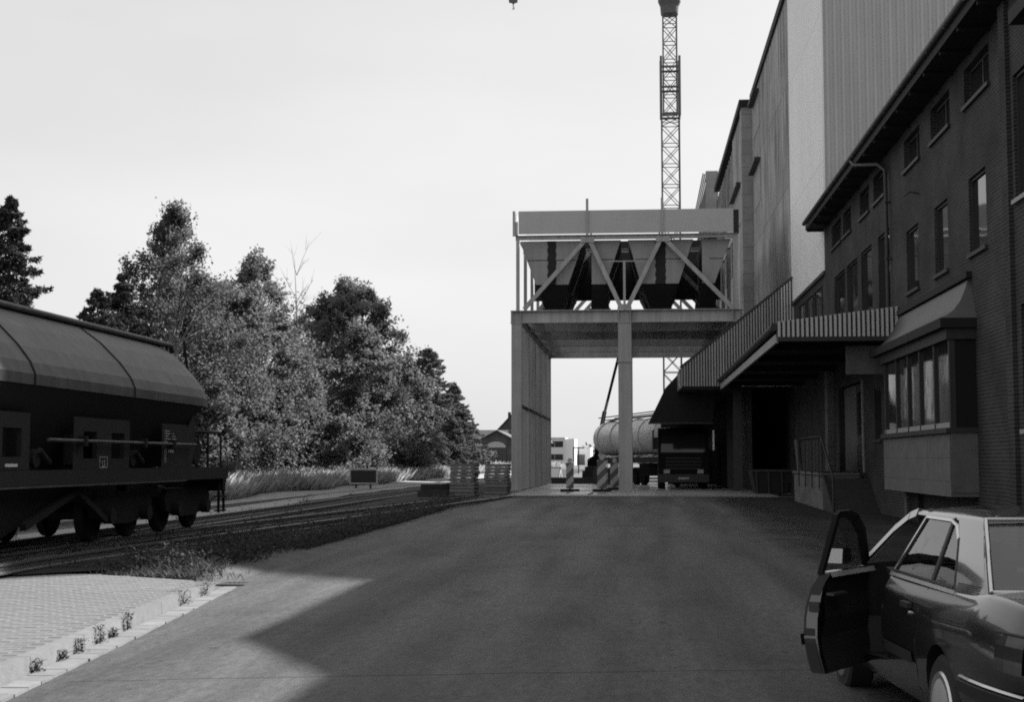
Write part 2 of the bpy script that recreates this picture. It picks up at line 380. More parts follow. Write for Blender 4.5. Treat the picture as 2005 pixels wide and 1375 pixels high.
def wall_cells(mb, x, y0, y1, z0, z1, holes, depth=0.22, nx=-1):
    """wall plane at X = x facing -X with rectangular openings and reveals; holes are (ya, yb, za, zb)"""
    ys = sorted({y0, y1, *[h[0] for h in holes], *[h[1] for h in holes]}); zs = sorted({z0, z1, *[h[2] for h in holes], *[h[3] for h in holes]})
    ys = [q for q in ys if y0 <= q <= y1]; zs = [q for q in zs if z0 <= q <= z1]
    for a, b in zip(ys, ys[1:]):
        run = None
        for c, d in zip(zs, zs[1:]):
            cy_, cz_ = (a + b) / 2, (c + d) / 2
            inside = any(h[0] < cy_ < h[1] and h[2] < cz_ < h[3] for h in holes)
            if not inside: mb.quad((x, a, c), (x, a, d), (x, b, d), (x, b, c))
    for (a, b, c, d) in holes:
        e = x + depth
        mb.quad((x, a, c), (e, a, c), (e, a, d), (x, a, d)); mb.quad((x, b, c), (x, b, d), (e, b, d), (e, b, c))
        mb.quad((x, a, c), (x, b, c), (e, b, c), (e, a, c)); mb.quad((x, a, d), (e, a, d), (e, b, d), (x, b, d))

def window(parent, x, a, b, c, d, depth=0.09, sill=True, mull=1, sillmt='frame'):
    """glazed window set `depth` into a wall plane at X = x, opening Y a..b, Z c..d"""
    w = MB(); e = x + depth; t = 0.06
    w.box(e - 0.03, e + 0.05, a, a + t, c, d); w.box(e - 0.03, e + 0.05, b - t, b, c, d)
    w.box(e - 0.03, e + 0.05, a + t, b - t, c, c + t); w.box(e - 0.03, e + 0.05, a + t, b - t, d - t, d)
    for k in range(1, mull):
        q = a + (b - a) * k / mull; w.box(e - 0.025, e + 0.05, q - 0.03, q + 0.03, c + t, d - t)
    o = w.build('window', 'frame', parent)
    ws = [a + (b - a) * k / mull for k in range(mull + 1)]
    for p, q in zip(ws, ws[1:]):
        MB().box(e + 0.012, e + 0.03, p + 0.035, q - 0.035, c + t - 0.01, d - t + 0.01).build('pane', 'glass', o)
    if sill: MB().box(x - 0.07, e - 0.035, a - 0.06, b + 0.06, c - 0.07, c + 0.012).build('sill', sillmt, o)
    return o

# ================================================================== SETTING: ground, road, pavement, tracks
def road_left(y):      # left edge of the asphalt
    if y < 19.6: return -4.66 - 0.094 * (y - 10.14)
    if y < 44: return -5.85
    return -5.85 + min(max((y - 44) * 0.045, 0), 0.5)
def terrain(x, y):
    g = gz(y)
    if x < -6.4: h = max(g, 0.14)
    elif x > -5.6: h = g - 0.03
    else: t = (x + 6.4) / 0.8; h = max(g, 0.14) * (1 - t) + (g - 0.03) * t
    if x < -13.5: h += min((-13.5 - x) * 0.05, 0.35)
    if y < 21.0 and -12 < x < -5: h = min(h, 0.02 + max(0, (y - 20.2)) * 0.2)
    return h
xs = [-950, -400, -150, -60, -30, -22, -17, -14, -13.5, -12, -11.9, -10, -8, -7, -6.4, -6.0, -5.6, -5.0, -2, 3, 8, 30, 100, 400, 950]
ysl = [-60, -20, 0, 8, 12, 15, 18, 19.5, 20.2, 20.9, 21, 21.5, 23, 25, 28, 32, 36, 40, 45, 50, 55, 60, 66, 75, 90, 110, 130, 170, 220, 290, 400, 700, 1500]
g = MB().grid([[(x, y, terrain(x, y)) for x in xs] for y in ysl]).build('ground', 'ground'); struct(g)
# dark oily track bed
rows = []
for y in list(range(10, 100, 3)) + [140, 200]:
    e = -6.35 + 0.18 * math.sin(y * 1.7) + 0.12 * math.sin(y * 0.63)
    zz = max(gz(y), 0.14) + 0.022
    r0 = -12.4 + 0.25 * math.sin(y * 0.9)
    if y < 21: e = min(e, -9.0); 
    rows.append([(r0, y, zz - 0.015), (r0 + 0.3, y, zz), (-10.3, y, zz + 0.02), (-9, y, zz + 0.01), (e - 0.2, y, zz), (e, y, zz - 0.012)])
struct(MB().grid(rows).build('track_bed', 'ballast'))
rows = []
for y in list(range(8, 150, 4)):
    a, b = -16.2 + 0.35 * math.sin(y * 0.37), -12.0 + 0.2 * math.sin(y * 0.8)
    rows.append([(x, y, terrain(x, y) + 0.028) for x in (a, a + 0.8, -14.6, -13.5, b - 0.2, b)])
struct(MB().grid(rows).build('gravel_strip', 'gravel'))
# road
rows = []
for k in range(0, 46):
    y = -20 + k * 2.0 if k < 12 else 4 + (k - 12) * 1.7
    if y > 58: break
    xl = road_left(y) + 0.05 * mnoise.noise(Vector((0, y * 1.9, 0)))
    row = [(xl + (7.2 - xl) * t, y, gz(y) + 0.004 + 0.035 * math.sin(math.pi * t)) for t in (0, 0.03, 0.15, 0.3, 0.45, 0.6, 0.75, 0.9, 1)]
    row[0] = (xl, y, gz(y) - 0.02)
    rows.append(row)
road = struct(MB().grid(rows).build('road', 'asphalt', smooth=40))
# worn dusty strip along the buildings, darkened to paint in their shade
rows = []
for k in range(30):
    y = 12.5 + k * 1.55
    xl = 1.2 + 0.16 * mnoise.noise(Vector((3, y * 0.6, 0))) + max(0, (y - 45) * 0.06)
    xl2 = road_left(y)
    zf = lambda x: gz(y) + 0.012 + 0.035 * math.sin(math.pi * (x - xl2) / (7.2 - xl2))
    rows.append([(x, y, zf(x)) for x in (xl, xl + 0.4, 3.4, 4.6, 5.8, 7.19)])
struct(MB().grid(rows).build('side_strip', 'dust_shade'))
# tar seam across the road
seam = MB()
for k in range(14):
    x0 = -4.5 + k * 0.5; yy = lambda x: 11.02 + (x + 4.6) * 0.16 + 0.02 * math.sin(x * 5)
    zf = lambda x: gz(11) + 0.0065 + 0.035 * math.sin(math.pi * (x + 4.7) / 11.9)
    seam.quad((x0, yy(x0), zf(x0)), (x0 + 0.5, yy(x0 + 0.5), zf(x0 + 0.5)), (x0 + 0.5, yy(x0 + 0.5) + 0.013, zf(x0 + 0.5)), (x0, yy(x0) + 0.013, zf(x0)))
sm = seam.build('tar_seam', 'patch'); struct(sm)
# concrete slab under the gantry
slab = struct(MB().box(-5.2, 5.6, 57.2, 92.5, -0.2, 0.345).build('concrete_slab', 'slab'))
for (a, b) in ((57.0, 57.2),):
    MB().box(-5.2, 5.6, a, b - 0.003, -0.2, 0.30).build('slab_edge', 'iron', slab)

# ---- pavement with kerb
kx = lambda y: -4.89 - 0.094 * (y - 10.74)
pv = MB()
poly = [(-30, 4), (kx(4) - 0.16, 4), (kx(18.5) - 0.16, 18.5), (-6.0, 19.05), (-7.75, 19.95), (-9.2, 19.7), (-30, 18.6)]
pv.prism(poly, 'z', -0.05, 0.1222)
pavement = struct(pv.build('pavement', 'pavebed'))
me_p = MB().box(-0.117, 0.117, -0.057, 0.057, -0.02, 0).mesh('paver', 'pave')
bm = bmesh.new(); bm.from_mesh(me_p)
bmesh.ops.bevel(bm, geom=[e for e in bm.edges if min(v.co.z for v in e.verts) > -0.01], offset=0.006, segments=1, affect='EDGES'); bm.to_mesh(me_p); bm.free()
spots = []
def inside(px, py):
    c = False; n = len(poly)
    for i in range(n):
        x1, y1 = poly[i]; x2, y2 = poly[(i + 1) % n]
        if (y1 > py) != (y2 > py) and px < (x2 - x1) * (py - y1) / (y2 - y1) + x1: c = not c
    return c
for j in range(0, 130):
    y = 6.4 + j * 0.12
    for i in range(0, 60):
        x = kx(y) - 0.30 - i * 0.24 - (0.12 if j % 2 else 0)
        if x < -11.5 or not inside(x - 0.12, y) or not inside(x + 0.12, y): continue
        spots.append((x, y))
def vis(p): return p[0] > -0.452 * p[1] - 0.35 and p[1] > 9.6
spots.sort(key=lambda p: (not vis(p), p[1]))
rest = MB()
for k, (x, y) in enumerate(spots):
    z = 0.1255 + random.uniform(-0.0014, 0.0014); rz = 0.094 + random.uniform(-0.012, 0.012)
    if k < 300: piece('paver', me_p, pavement, (x, y, z), rz)
    elif x > -0.5 * y - 1.5:
        c, s_ = math.cos(rz), math.sin(rz)
        cor = [(x + u * c - v * s_, y + u * s_ + v * c) for u, v in ((-0.114, -0.054), (0.114, -0.054), (0.114, 0.054), (-0.114, 0.054))]
        big = [(x + u * c - v * s_, y + u * s_ + v * c) for u, v in ((-0.118, -0.058), (0.118, -0.058), (0.118, 0.058), (-0.118, 0.058))]
        i = len(rest.v); rest.v += [(a, b, z - 0.008) for a, b in big] + [(a, b, z) for a, b in cor]
        rest.f += [(i + 4, i + 5, i + 6, i + 7)] + [(i + q, i + (q + 1) % 4, i + 4 + (q + 1) % 4, i + 4 + q) for q in range(4)]
if rest.v: stuff(rest.build('pavers', 'pave', pavement, fix=False))
# kerb stones and gutter stones
for k in range(8):
    a, b = 7.0 + k * 1.5 + 0.006, 7.0 + (k + 1) * 1.5 - 0.006
    za = 0.132; zb = 0.132 if k < 7 else 0.06
    m = MB(); w = 0.15
    m.hexa([(kx(a) - w, a, -0.1), (kx(a), a, -0.1), (kx(b), b, -0.1), (kx(b) - w, b, -0.1),
            (kx(a) - w, a, za), (kx(a) - 0.025, a, za), (kx(b) - 0.025, b, zb), (kx(b) - w, b, zb)])
    m.build('kerb_stone', 'kerb', pavement)
y = 7.0
while y < 19.4:
    ln = random.uniform(0.26, 0.36); a, b = y + 0.006, y + ln - 0.006
    wd = 0.235 + random.uniform(-0.010, 0.010); t = random.uniform(0.004, 0.008)
    MB().hexa([(kx(a) + 0.012, a, -0.1), (kx(a) + wd, a, -0.1), (kx(b) + wd, b, -0.1), (kx(b) + 0.012, b, -0.1),
               (kx(a) + 0.012, a, t), (kx(a) + wd, a, t + 0.003), (kx(b) + wd, b, t + 0.003), (kx(b) + 0.012, b, t)]).build('gutter_stone', 'gutter', pavement)
    y += ln
# drain at the end of the gutter
dr = thing('drain_grate', 'small dark iron drain grate where the kerb gutter ends', 'drain', (-5.62, 19.72, 0.0))
m = MB(); m.box(-5.82, -5.42, 19.5, 19.54, 0, 0.03); m.box(-5.82, -5.42, 19.9, 19.94, 0, 0.03); m.box(-5.82, -5.78, 19.54, 19.9, 0, 0.03); m.box(-5.46, -5.42, 19.54, 19.9, 0, 0.03)
m.build('frame', 'iron', dr)
for k in range(5): MB().box(-5.77 + k * 0.065, -5.74 + k * 0.065, 19.54, 19.9, 0, 0.026).build('bar', 'iron', dr)

# ---- railway tracks
def rail_section(w=0.07, h=0.15):
    return [(-0.06, 0), (0.06, 0), (0.06, 0.02), (0.012, 0.035), (0.012, 0.105), (0.036, 0.115), (0.036, 0.15), (-0.036, 0.15), (-0.036, 0.115), (-0.012, 0.105), (-0.012, 0.035), (-0.06, 0.02)]
me_sl = MB().box(-1.3, 1.3, -0.12, 0.12, -0.13, 0.0).mesh('sleeper', 'sleeper')
def track(label, cl, y0, y1, zt, top):
    t = thing('railway_track', label, 'railway track', (cl(y0), y0, 0))
    sec = rail_section(); n = max(2, int((y1 - y0) / 1.5))
    for s_ in (-1, 1):
        m = MB(); rowsr = []
        for k in range(n + 1):
            y = y0 + (y1 - y0) * k / n; x = cl(y) + s_ * 0.75
            rowsr.append([(x + a, y, top(y) - 0.15 + b) for a, b in sec + sec[:1]])
        m.grid(rowsr).build('rail', 'rail', t)
    y = y0 + 0.3; L = (cl(y0), y0, 0)
    while y < min(y1, y0 + 90):
        if zt(y): piece('sleeper', me_sl, t, (cl(y) - L[0] + random.uniform(-0.05, 0.05), y - L[1], top(y) - 0.15 + random.uniform(-0.01, 0.004)), random.uniform(-0.02, 0.02))
        y += 0.65
    return t
track('straight dark railway track that carries the hopper wagon', lambda y: -10.3, 6, 135, lambda y: True, lambda y: 0.33)
track('second railway track slanting from the wagon to the steel gantry', lambda y: -9.55 + 0.103 * (y - 20) if y > 21 else -9.45 - 0.02 * (21 - y) , 14, 57.1, lambda y: 20.2 < y < 43, lambda y: 0.325 if y < 45 else 0.335)
track('far pale siding behind the wagon along the grass edge', lambda y: -14.0 + (max(0, y - 60) * 0.012), 20, 110, lambda y: False, lambda y: 0.34)

# ================================================================== BUILDINGS ON THE RIGHT
# ---- brick office building, Y 24.9 .. 54.4
XF = 7.2
off_ = thing('office_building', 'long dark brick office building with deep overhanging eave and bay window', 'building', (XF, 40, 0))
upper = [(50.0, 52.4), (47.7, 49.6), (44.0, 45.9), (41.2, 43.2), (36.2, 38.3), (32.75, 34.85), (29.1, 31.3)]
far1 = [(49.3, 51.9), (46.6, 48.9), (43.75, 45.8), (40.7, 42.6)]
near1 = [(36.6, 38.2), (33.2, 34.65), (29.6, 31.1)]
holes = [(a, b, 9.42, 10.25) for a, b in upper] + [(a, b, 5.6, 8.34) for a, b in far1] + [(a, b, 6.15, 7.8) for a, b in near1]
holes += [(46.0, 51.4, 1.36, 4.3)]            # dark loading doorway above the landing
holes += [(42.6, 43.8, 2.35, 3.9)]            # little side window
holes += [(31.2, 37.4, 0.03, 0.98)]           # low opening under the bay
wl = MB(); wall_cells(wl, XF, 27.5, 54.4, -0.1, 10.5, holes, 0.25)
wl.quad((XF, 54.4, -0.1), (XF + 12, 54.4, -0.1), (XF + 12, 54.4, 10.5), (XF, 54.4, 10.5))
wl.build('wall', 'brick', off_, fix=False)
# inner backing so that the openings are dark rooms, not sky
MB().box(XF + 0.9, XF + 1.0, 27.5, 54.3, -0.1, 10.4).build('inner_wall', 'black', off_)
for a, b in upper: window(off_, XF, a, b, 9.42, 10.25, mull=2, depth=0.17)
for a, b in far1: window(off_, XF, a, b, 5.6, 8.34, mull=1, sill=False)
for a, b in near1: window(off_, XF, a, b, 6.15, 7.8, mull=1)
window(off_, XF, 42.6, 43.8, 2.35, 3.9)
# doorway: two leaves, jamb post
d_ = MB().box(XF + 0.20, XF + 0.26, 46.05, 48.6, 1.36, 4.28).build('door', 'frame', off_)
MB().box(XF + 0.185, XF + 0.198, 46.3, 48.35, 2.6, 4.0).build('pane', 'glass', d_)
MB().box(XF + 0.14, XF + 0.19, 48.3, 48.36, 2.3, 2.5).build('handle', 'chrome', d_)
MB().box(XF + 0.20, XF + 0.26, 48.7, 51.35, 1.36, 4.28).build('door', 'render', off_)
MB().box(XF - 0.05, XF + 0.12, 45.86, 45.98, 1.36, 4.3).build('door_jamb', 'wframe', off_)
# brick piers of the ground floor, slightly proud
for y in (52.5,): MB().box(XF - 0.25, XF - 0.003, y, y + 0.7, -0.1, 5.0).build('pier', 'brickp', off_)
# projecting brick end section with big windows
h2 = [(23.4, 26.75, 6.55, 8.9), (23.4, 26.6, 2.3, 4.6)]
pr_ = MB(); wall_cells(pr_, XF - 0.16, 24.95, 27.5, -0.1, 10.45, [(25.05, 26.75, 6.55, 8.9), (25.05, 26.6, 2.3, 4.6)], 0.25)
pr_.quad((XF - 0.16, 27.5, -0.1), (XF, 27.5, -0.1), (XF, 27.5, 10.45), (XF - 0.16, 27.5, 10.45))
pr_.build('end_wall', 'brick', off_, fix=False)
window(off_, XF - 0.16, 25.05, 26.75, 6.55, 8.9, mull=2, sillmt='wframe'); window(off_, XF - 0.16, 25.05, 26.6, 2.3, 4.6, mull=2, sillmt='wframe')
MB().box(XF - 0.24, XF - 0.163, 26.95, 27.4, -0.1, 10.4).build('pilaster', 'brick', off_)
# roof: eave 6.5 / 10.95, pitch 33.6 degrees, verge at 24.9
rz_ = lambda x: 10.95 + (x - 6.5) * 0.664
XR = 9.95
roof = MB()
for (x0, x1) in ((6.5, XR),):
    roof.hexa([(x0, 24.9, rz_(x0) - 0.22), (x1, 24.9, rz_(x1) - 0.22), (x1, 54.7, rz_(x1) - 0.22), (x0, 54.7, rz_(x0) - 0.22),
               (x0, 24.9, rz_(x0)), (x1, 24.9, rz_(x1)), (x1, 54.7, rz_(x1)), (x0, 54.7, rz_(x0))])
zr = rz_(XR)
roof.hexa([(XR + 0.003, 24.9, zr - 0.22), (XF + 12, 24.9, zr - 0.22 - 0.25), (XF + 12, 54.35, zr - 0.47), (XR + 0.003, 54.35, zr - 0.22),
           (XR + 0.003, 24.9, zr - 0.002), (XF + 12, 24.9, zr - 0.25), (XF + 12, 54.35, zr - 0.25), (XR + 0.003, 54.35, zr - 0.002)])
ro = roof.build('roof', 'rooft', off_)
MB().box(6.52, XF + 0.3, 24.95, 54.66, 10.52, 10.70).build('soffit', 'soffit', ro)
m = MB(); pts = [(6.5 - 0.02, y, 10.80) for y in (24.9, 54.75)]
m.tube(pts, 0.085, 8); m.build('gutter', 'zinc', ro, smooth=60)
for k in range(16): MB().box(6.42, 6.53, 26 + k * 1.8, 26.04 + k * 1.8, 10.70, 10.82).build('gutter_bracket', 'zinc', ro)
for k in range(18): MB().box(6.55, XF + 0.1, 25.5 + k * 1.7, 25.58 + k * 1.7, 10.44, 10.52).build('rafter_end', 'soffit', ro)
# gable infill above the wall head
MB().prism([(XF, 10.5), (XR, 10.5), (XR, rz_(XR) - 0.25), (XF, rz_(XF) - 0.25)], 'y', 25.2, 25.4).build('gable', 'brick', off_)
MB().box(XR + 0.01, XF + 12, 25.2, 25.4, -0.1, zr - 0.5).build('gable', 'brick', off_)
# downpipe
m = MB(); m.tube([(6.48, 42.9, 10.75), (6.5, 42.4, 10.5), (6.95, 40.9, 10.2), (7.08, 40.5, 9.95), (7.08, 40.45, 9.2), (7.08, 40.45, 5.6)], 0.055, 8)
dp = m.build('downpipe', 'zinc', off_, smooth=60)
for z in (9.0, 7.4, 6.0): MB().box(7.02, 7.199, 40.36, 40.54, z, z + 0.04).build('bracket', 'zinc', dp)
# small wall lamp bracket
m = MB(); m.tube([(7.2, 36.4, 8.5), (6.95, 36.4, 8.55), (6.8, 36.4, 8.42)], 0.02, 6); m.build('wall_bracket', 'frame', off_)
# ---- oriel / bay window
XB = 6.64; Y0, Y1 = 30.8, 38.9
bay = MB().box(XB, XF - 0.003, Y0, Y1, 1.07, 2.33).build('bay_window', 'panel', off_); bay['label'] = 'long bay window with sheet metal hood and slate parapet'
MB().box(XB - 0.02, XF - 0.005, Y0 + 0.02, Y1, 0.98, 1.30).build('bay_plinth', 'render', bay)
cols = [30.85, 32.4, 34.05, 35.5, 37.05, 38.7]
m = MB()
for k in range(7):                                   # slate slabs of the parapet
    a = Y0 + 0.03 + k * 1.15
    for r_ in range(2): MB().box(XB - 0.022 - random.uniform(0, 0.004), XB - 0.003, a, min(a + 1.14, Y1), 1.305 + r_ * 0.50, 1.305 + r_ * 0.50 + 0.495).build('slab', 'panel', bay)
MB().box(XB - 0.10, XF - 0.006, Y0 - 0.03, Y1 + 0.03, 2.332, 2.44).build('bay_sill', 'frame', bay)
for c in cols: MB().box(XB, XB + 0.12, c - 0.06, c + 0.06, 2.44, 4.32).build('mullion', 'frame', bay)
MB().box(XB + 0.01, XB + 0.11, Y0, Y1, 2.44, 2.56).build('bottom_rail', 'wframe', bay)
for a, b in zip(cols, cols[1:]):
    MB().box(XB + 0.05, XB + 0.065, a + 0.05, b - 0.05, 2.5, 4.32).build('pane', 'glass', bay)
for a, b in ((33.6, 34.0), (35.2, 35.6), (30.95, 31.3)):
    rows = [[(XB + 0.20 + 0.03 * math.sin(k * 1.6), a + (b - a) * k / 12, z) for k in range(13)] for z in (2.5, 4.3)]
    MB().grid(rows).build('curtain', 'grime', bay, fix=False)
MB().box(XB + 0.02, XF - 0.006, Y0, Y0 + 0.08, 2.44, 4.32).build('bay_cheek', 'black', bay)
MB().box(XB + 0.02, XF - 0.006, Y1 - 0.08, Y1, 2.44, 4.32).build('bay_cheek', 'frame', bay)
MB().box(XB - 0.06, XF - 0.006, Y0 - 0.05, Y1 + 0.2, 4.322, 4.56).build('fascia', 'frame', bay)
MB().box(XB - 0.20, XF - 0.006, Y0 - 0.15, Y1 + 0.9, 4.562, 4.76).build('cornice', 'soffit', bay)
cur = [(XB - 0.20, 4.765), (XB - 0.04, 4.83), (XB + 0.12, 4.95), (XB + 0.28, 5.14), (XB + 0.40, 5.36), (XB + 0.50, 5.62), (XF - 0.003, 5.66)]
m = MB(); ya, yb = Y0 + 0.35, Y1 + 0.3
rows = [[(x, ya + (Y0 - 0.15 - ya) * max(0, 1 - (z - 4.76) / 0.9) ** 1.6, z) for x, z in cur], [(x, yb + (Y1 + 0.9 - yb) * max(0, 1 - (z - 4.76) / 0.9) ** 1.6, z) for x, z in cur]]
m.grid(rows); m.v += [(XF - 0.003, rows[0][0][1], 4.765), (XF - 0.003, rows[1][0][1], 4.765)]
n_ = len(cur); m.f.append(tuple(range(n_)) + (2 * n_,)); m.f.append(tuple(range(n_, 2 * n_))[::-1] + (2 * n_ + 1,))
m.build('bay_hood', 'copper', bay, smooth=30)
MB().box(XF - 0.12, XF - 0.004, Y0 + 0.2, Y1 + 0.3, 5.665, 5.80).build('flashing', 'soffit', bay)
# boarded flap of the low opening
for k in range(6): MB().box(XF + 0.12, XF + 0.15, 31.25 + k * 1.03, 32.24 + k * 1.03, 0.03, 0.97).build('cellar_shutter', 'frame', off_)
MB().box(XF - 0.1, XF - 0.004, 38.4, 38.75, -0.1, 0.97).build('pier', 'brickp', off_)

# ---- lower neighbour, added mostly unseen beside the camera for its shadow
nb = thing('added_flat_roofed_building', 'mostly unseen lower flat roofed brick building at the right edge, added for its shadow', 'building', (7.1, 10, 0))
w2 = MB(); hh = [(y, y + 2.0, 6.3, 8.4) for y in (-4, 0, 4, 8, 12, 16, 20.4)] + [(y, y + 2.0, 2.2, 4.4) for y in (-4, 0, 4, 8, 12, 16, 20.4)]
wall_cells(w2, 7.1, -6, 24.85, -0.1, 9.3, hh, 0.25)
w2.quad((7.1, -6, -0.1), (19, -6, -0.1), (19, -6, 9.3), (7.1, -6, 9.3)); w2.quad((7.1, 24.85, -0.1), (7.1, 24.85, 9.3), (19, 24.85, 9.3), (19, 24.85, -0.1))
w2.build('wall', 'brick', nb, fix=False)
for h in hh: window(nb, 7.1, *h, mull=2, sillmt='wframe')
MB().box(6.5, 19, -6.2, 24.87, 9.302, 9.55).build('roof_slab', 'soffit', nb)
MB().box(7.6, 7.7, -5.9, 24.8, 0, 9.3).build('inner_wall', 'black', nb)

# ---- clad mill tower behind the office
tw = thing('clad_mill_tower', 'tall mill tower clad in ribbed grey metal sheets behind the office roof', 'building', (XF, 54.4, 0))
def corr_panel(mb, p0, du, width, z0, z1, pitch, depth, nrm, deep=False):
    """trapezoid-ribbed sheet: starts at p0 (x,y), runs along du for width, ribs along nrm"""
    n = max(1, round(width / pitch)); prof = []
    for k in range(n):
        for t, d in (((0.0, 1), (0.54, 1), (0.58, 0), (0.96, 0)) if deep else ((0.0, 0), (0.45, 0), (0.55, 1), (0.9, 1))):
            prof.append(((k + t) * width / n, d * depth))
    prof.append((width, depth if deep else 0))
    r0 = []; r1 = []
    for u, d in prof:
        x = p0[0] + du[0] * u + nrm[0] * d; y = p0[1] + du[1] * u + nrm[1] * d
        r0.append((x, y, z0(u) if callable(z0) else z0)); r1.append((x, y, z1(u) if callable(z1) else z1))
    mb.grid([r0, r1]); return mb
top_t = lambda x: 24.1 + (x - XF) * 0.447
MB().prism([(XF + 0.06, 8.95), (33, 8.95), (33, top_t(33) - 0.05), (XF + 0.06, top_t(XF) - 0.05)], 'y', 54.46, 65.9).build('core', 'clad', tw)
MB().box(XF + 0.02, 33, 54.42, 65.9, -0.1, 8.948).build('base_wall', 'brick', tw)
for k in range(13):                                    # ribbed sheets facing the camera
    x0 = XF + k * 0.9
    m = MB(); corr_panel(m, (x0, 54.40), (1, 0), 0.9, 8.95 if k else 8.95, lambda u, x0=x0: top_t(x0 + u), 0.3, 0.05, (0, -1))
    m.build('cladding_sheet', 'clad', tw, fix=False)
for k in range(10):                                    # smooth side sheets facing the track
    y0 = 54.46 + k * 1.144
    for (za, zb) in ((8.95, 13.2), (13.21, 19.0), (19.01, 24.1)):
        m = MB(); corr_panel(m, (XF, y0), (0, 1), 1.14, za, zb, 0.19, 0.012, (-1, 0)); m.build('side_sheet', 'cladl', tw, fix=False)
MB().box(XF - 0.02, XF + 0.06, 54.36, 54.455, 8.95, 24.1).build('corner_flashing', 'cladl', tw)
MB().box(XF - 0.06, XF + 0.03, 54.36, 65.9, 8.80, 8.945).build('drip_edge', 'frame', tw)
MB().prism([(XF - 0.10, 24.1 - 0.2), (33.2, top_t(33.2)), (33.2, top_t(33.2) + 0.3), (XF - 0.10, 24.1 + 0.1)], 'y', 54.2, 66.0).build('roof', 'rooft', tw)
for y in (55.3, 58.0, 60.7): window(tw, XF + 0.02, y, y + 2.2, 7.3, 8.5, mull=1, depth=-0.02, sill=False)
# block added unseen on the tower roof to shade the wagon (above the frame)
hd = MB().box(XF + 0.3, 24.4, 54.6, 58.6, 24.2, 42.0).build('shadow_block', 'clad', tw)
MB().box(XF + 0.1, 24.5, 54.4, 58.8, 42.0, 42.3).build('roof', 'rooft', hd)  # top of the added unseen block

# ---- weathered concrete mill, Y 66 .. 86.5
ml = thing('concrete_mill_building', 'tall weathered concrete mill building streaked with dark stains behind the gantry', 'building', (XF, 76, 0))
MB().box(XF + 0.07, 20, 66.0, 86.4, -0.1, 23.6).build('core', 'concrete', ml)
yj = [66.0, 69.1, 72.3, 75.5, 78.7, 82.0, 86.4]
recess = {3: [(18.3, 19.0)], 4: [(12.2, 13.3)], 5: [(16.2, 18.9), (21.0, 23.0)]}
for i, (a, b) in enumerate(zip(yj, yj[1:])):
    zs = [5.0, 9.8, 14.6, 19.4, 23.6]
    for c, d in zip(zs, zs[1:]):
        MB().box(XF, XF + 0.068, a + 0.025, b - 0.025, c + 0.012, d - 0.012).build('wall_panel', 'concrete', ml)
for (a, b, c, d) in ((81.0, 85.6, 16.6, 18.9), (81.4, 85.4, 21.0, 23.0)):
    o = MB().box(XF - 0.02, XF - 0.003, a, b, c, d).build('window', 'pier', ml)
    MB().box(XF - 0.35, XF - 0.02, a, b, d - 0.02, d + 0.16).build('hood', 'frame', o)
MB().box(XF - 0.12, 20, 65.9, 86.6, 23.602, 24.05).build('roof_slab', 'soffit', ml)
MB().box(XF - 0.02, 20, 66.0, 86.4, -0.1, 4.99).build('base_wall', 'brick', ml)
# banded pier and far mill with grid windows, Y 86.4 .. 114
fm = thing('grid_window_mill', 'far mill wing with projecting banded pier and grid glazed wall', 'building', (6.55, 100, 0))
for k in range(29): MB().box(6.55, XF + 0.3, 86.42, 87.6, -0.1 + k * 0.82, -0.1 + k * 0.82 + 0.805).build('pier_block', 'pier', fm)
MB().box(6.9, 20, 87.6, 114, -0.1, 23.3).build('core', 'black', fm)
for k, (a, b) in enumerate(((87.62, 91.5), (91.53, 95.4))):
    for c in range(4): MB().box(6.62, 6.898, a, b, c * 5.8, c * 5.8 + 5.78).build('wall_panel', 'concrete', fm)
MB().box(6.55, 6.898, 95.43, 114, -0.1, 14.0).build('wall_panel', 'concrete', fm)
for k in range(13):                                   # concrete grid over dark glazing
    y = 95.6 + k * 1.5; MB().box(6.6, 6.85, y, y + 0.45, 14.0, 22.6).build('mullion', 'concrete', fm)
for k in range(9):
    z = 14.02 + k * 1.02; MB().box(6.66, 6.84, 95.5, 114, z, z + 0.28).build('transom', 'concrete', fm)
MB().box(6.87, 6.89, 95.5, 113.9, 14.1, 22.6).build('glazing', 'glass', fm)
o = MB().box(6.59, 6.617, 88.0, 94.8, 16.5, 18.8).build('window', 'pier', fm); MB().box(6.3, 6.6, 88.0, 94.8, 18.8, 18.98).build('hood', 'frame', o)
MB().box(6.42, 20, 86.3, 114.2, 23.31, 23.75).build('roof_slab', 'soffit', fm)
# slatted conveyor gallery standing beyond it
gl = thing('slatted_gallery', 'slatted conveyor head at the far end of the mill row', 'building', (6.2, 120, 0))
for k in range(9):
    x = 5.75 + k * 0.14
    MB().beam((x, 118 + k * 0.02, 25.6 - k * 0.04), (x, 133 + k * 0.02, 25.2), 0.09, 0.10).build('slat', 'pier', gl)
MB().box(5.95, 6.95, 117.6, 118, 20.5, 25.75).build('end_frame', 'pier', gl)
MB().box(6.0, 6.95, 118.05, 133, 0.2, 24.9).build('core', 'steeld', gl)
for k in range(14):
    z = 22.0 - k * 0.75
    MB().box(5.82, 5.995, 118.05, 133, z, z + 0.28).build('slat', 'concrete', gl)

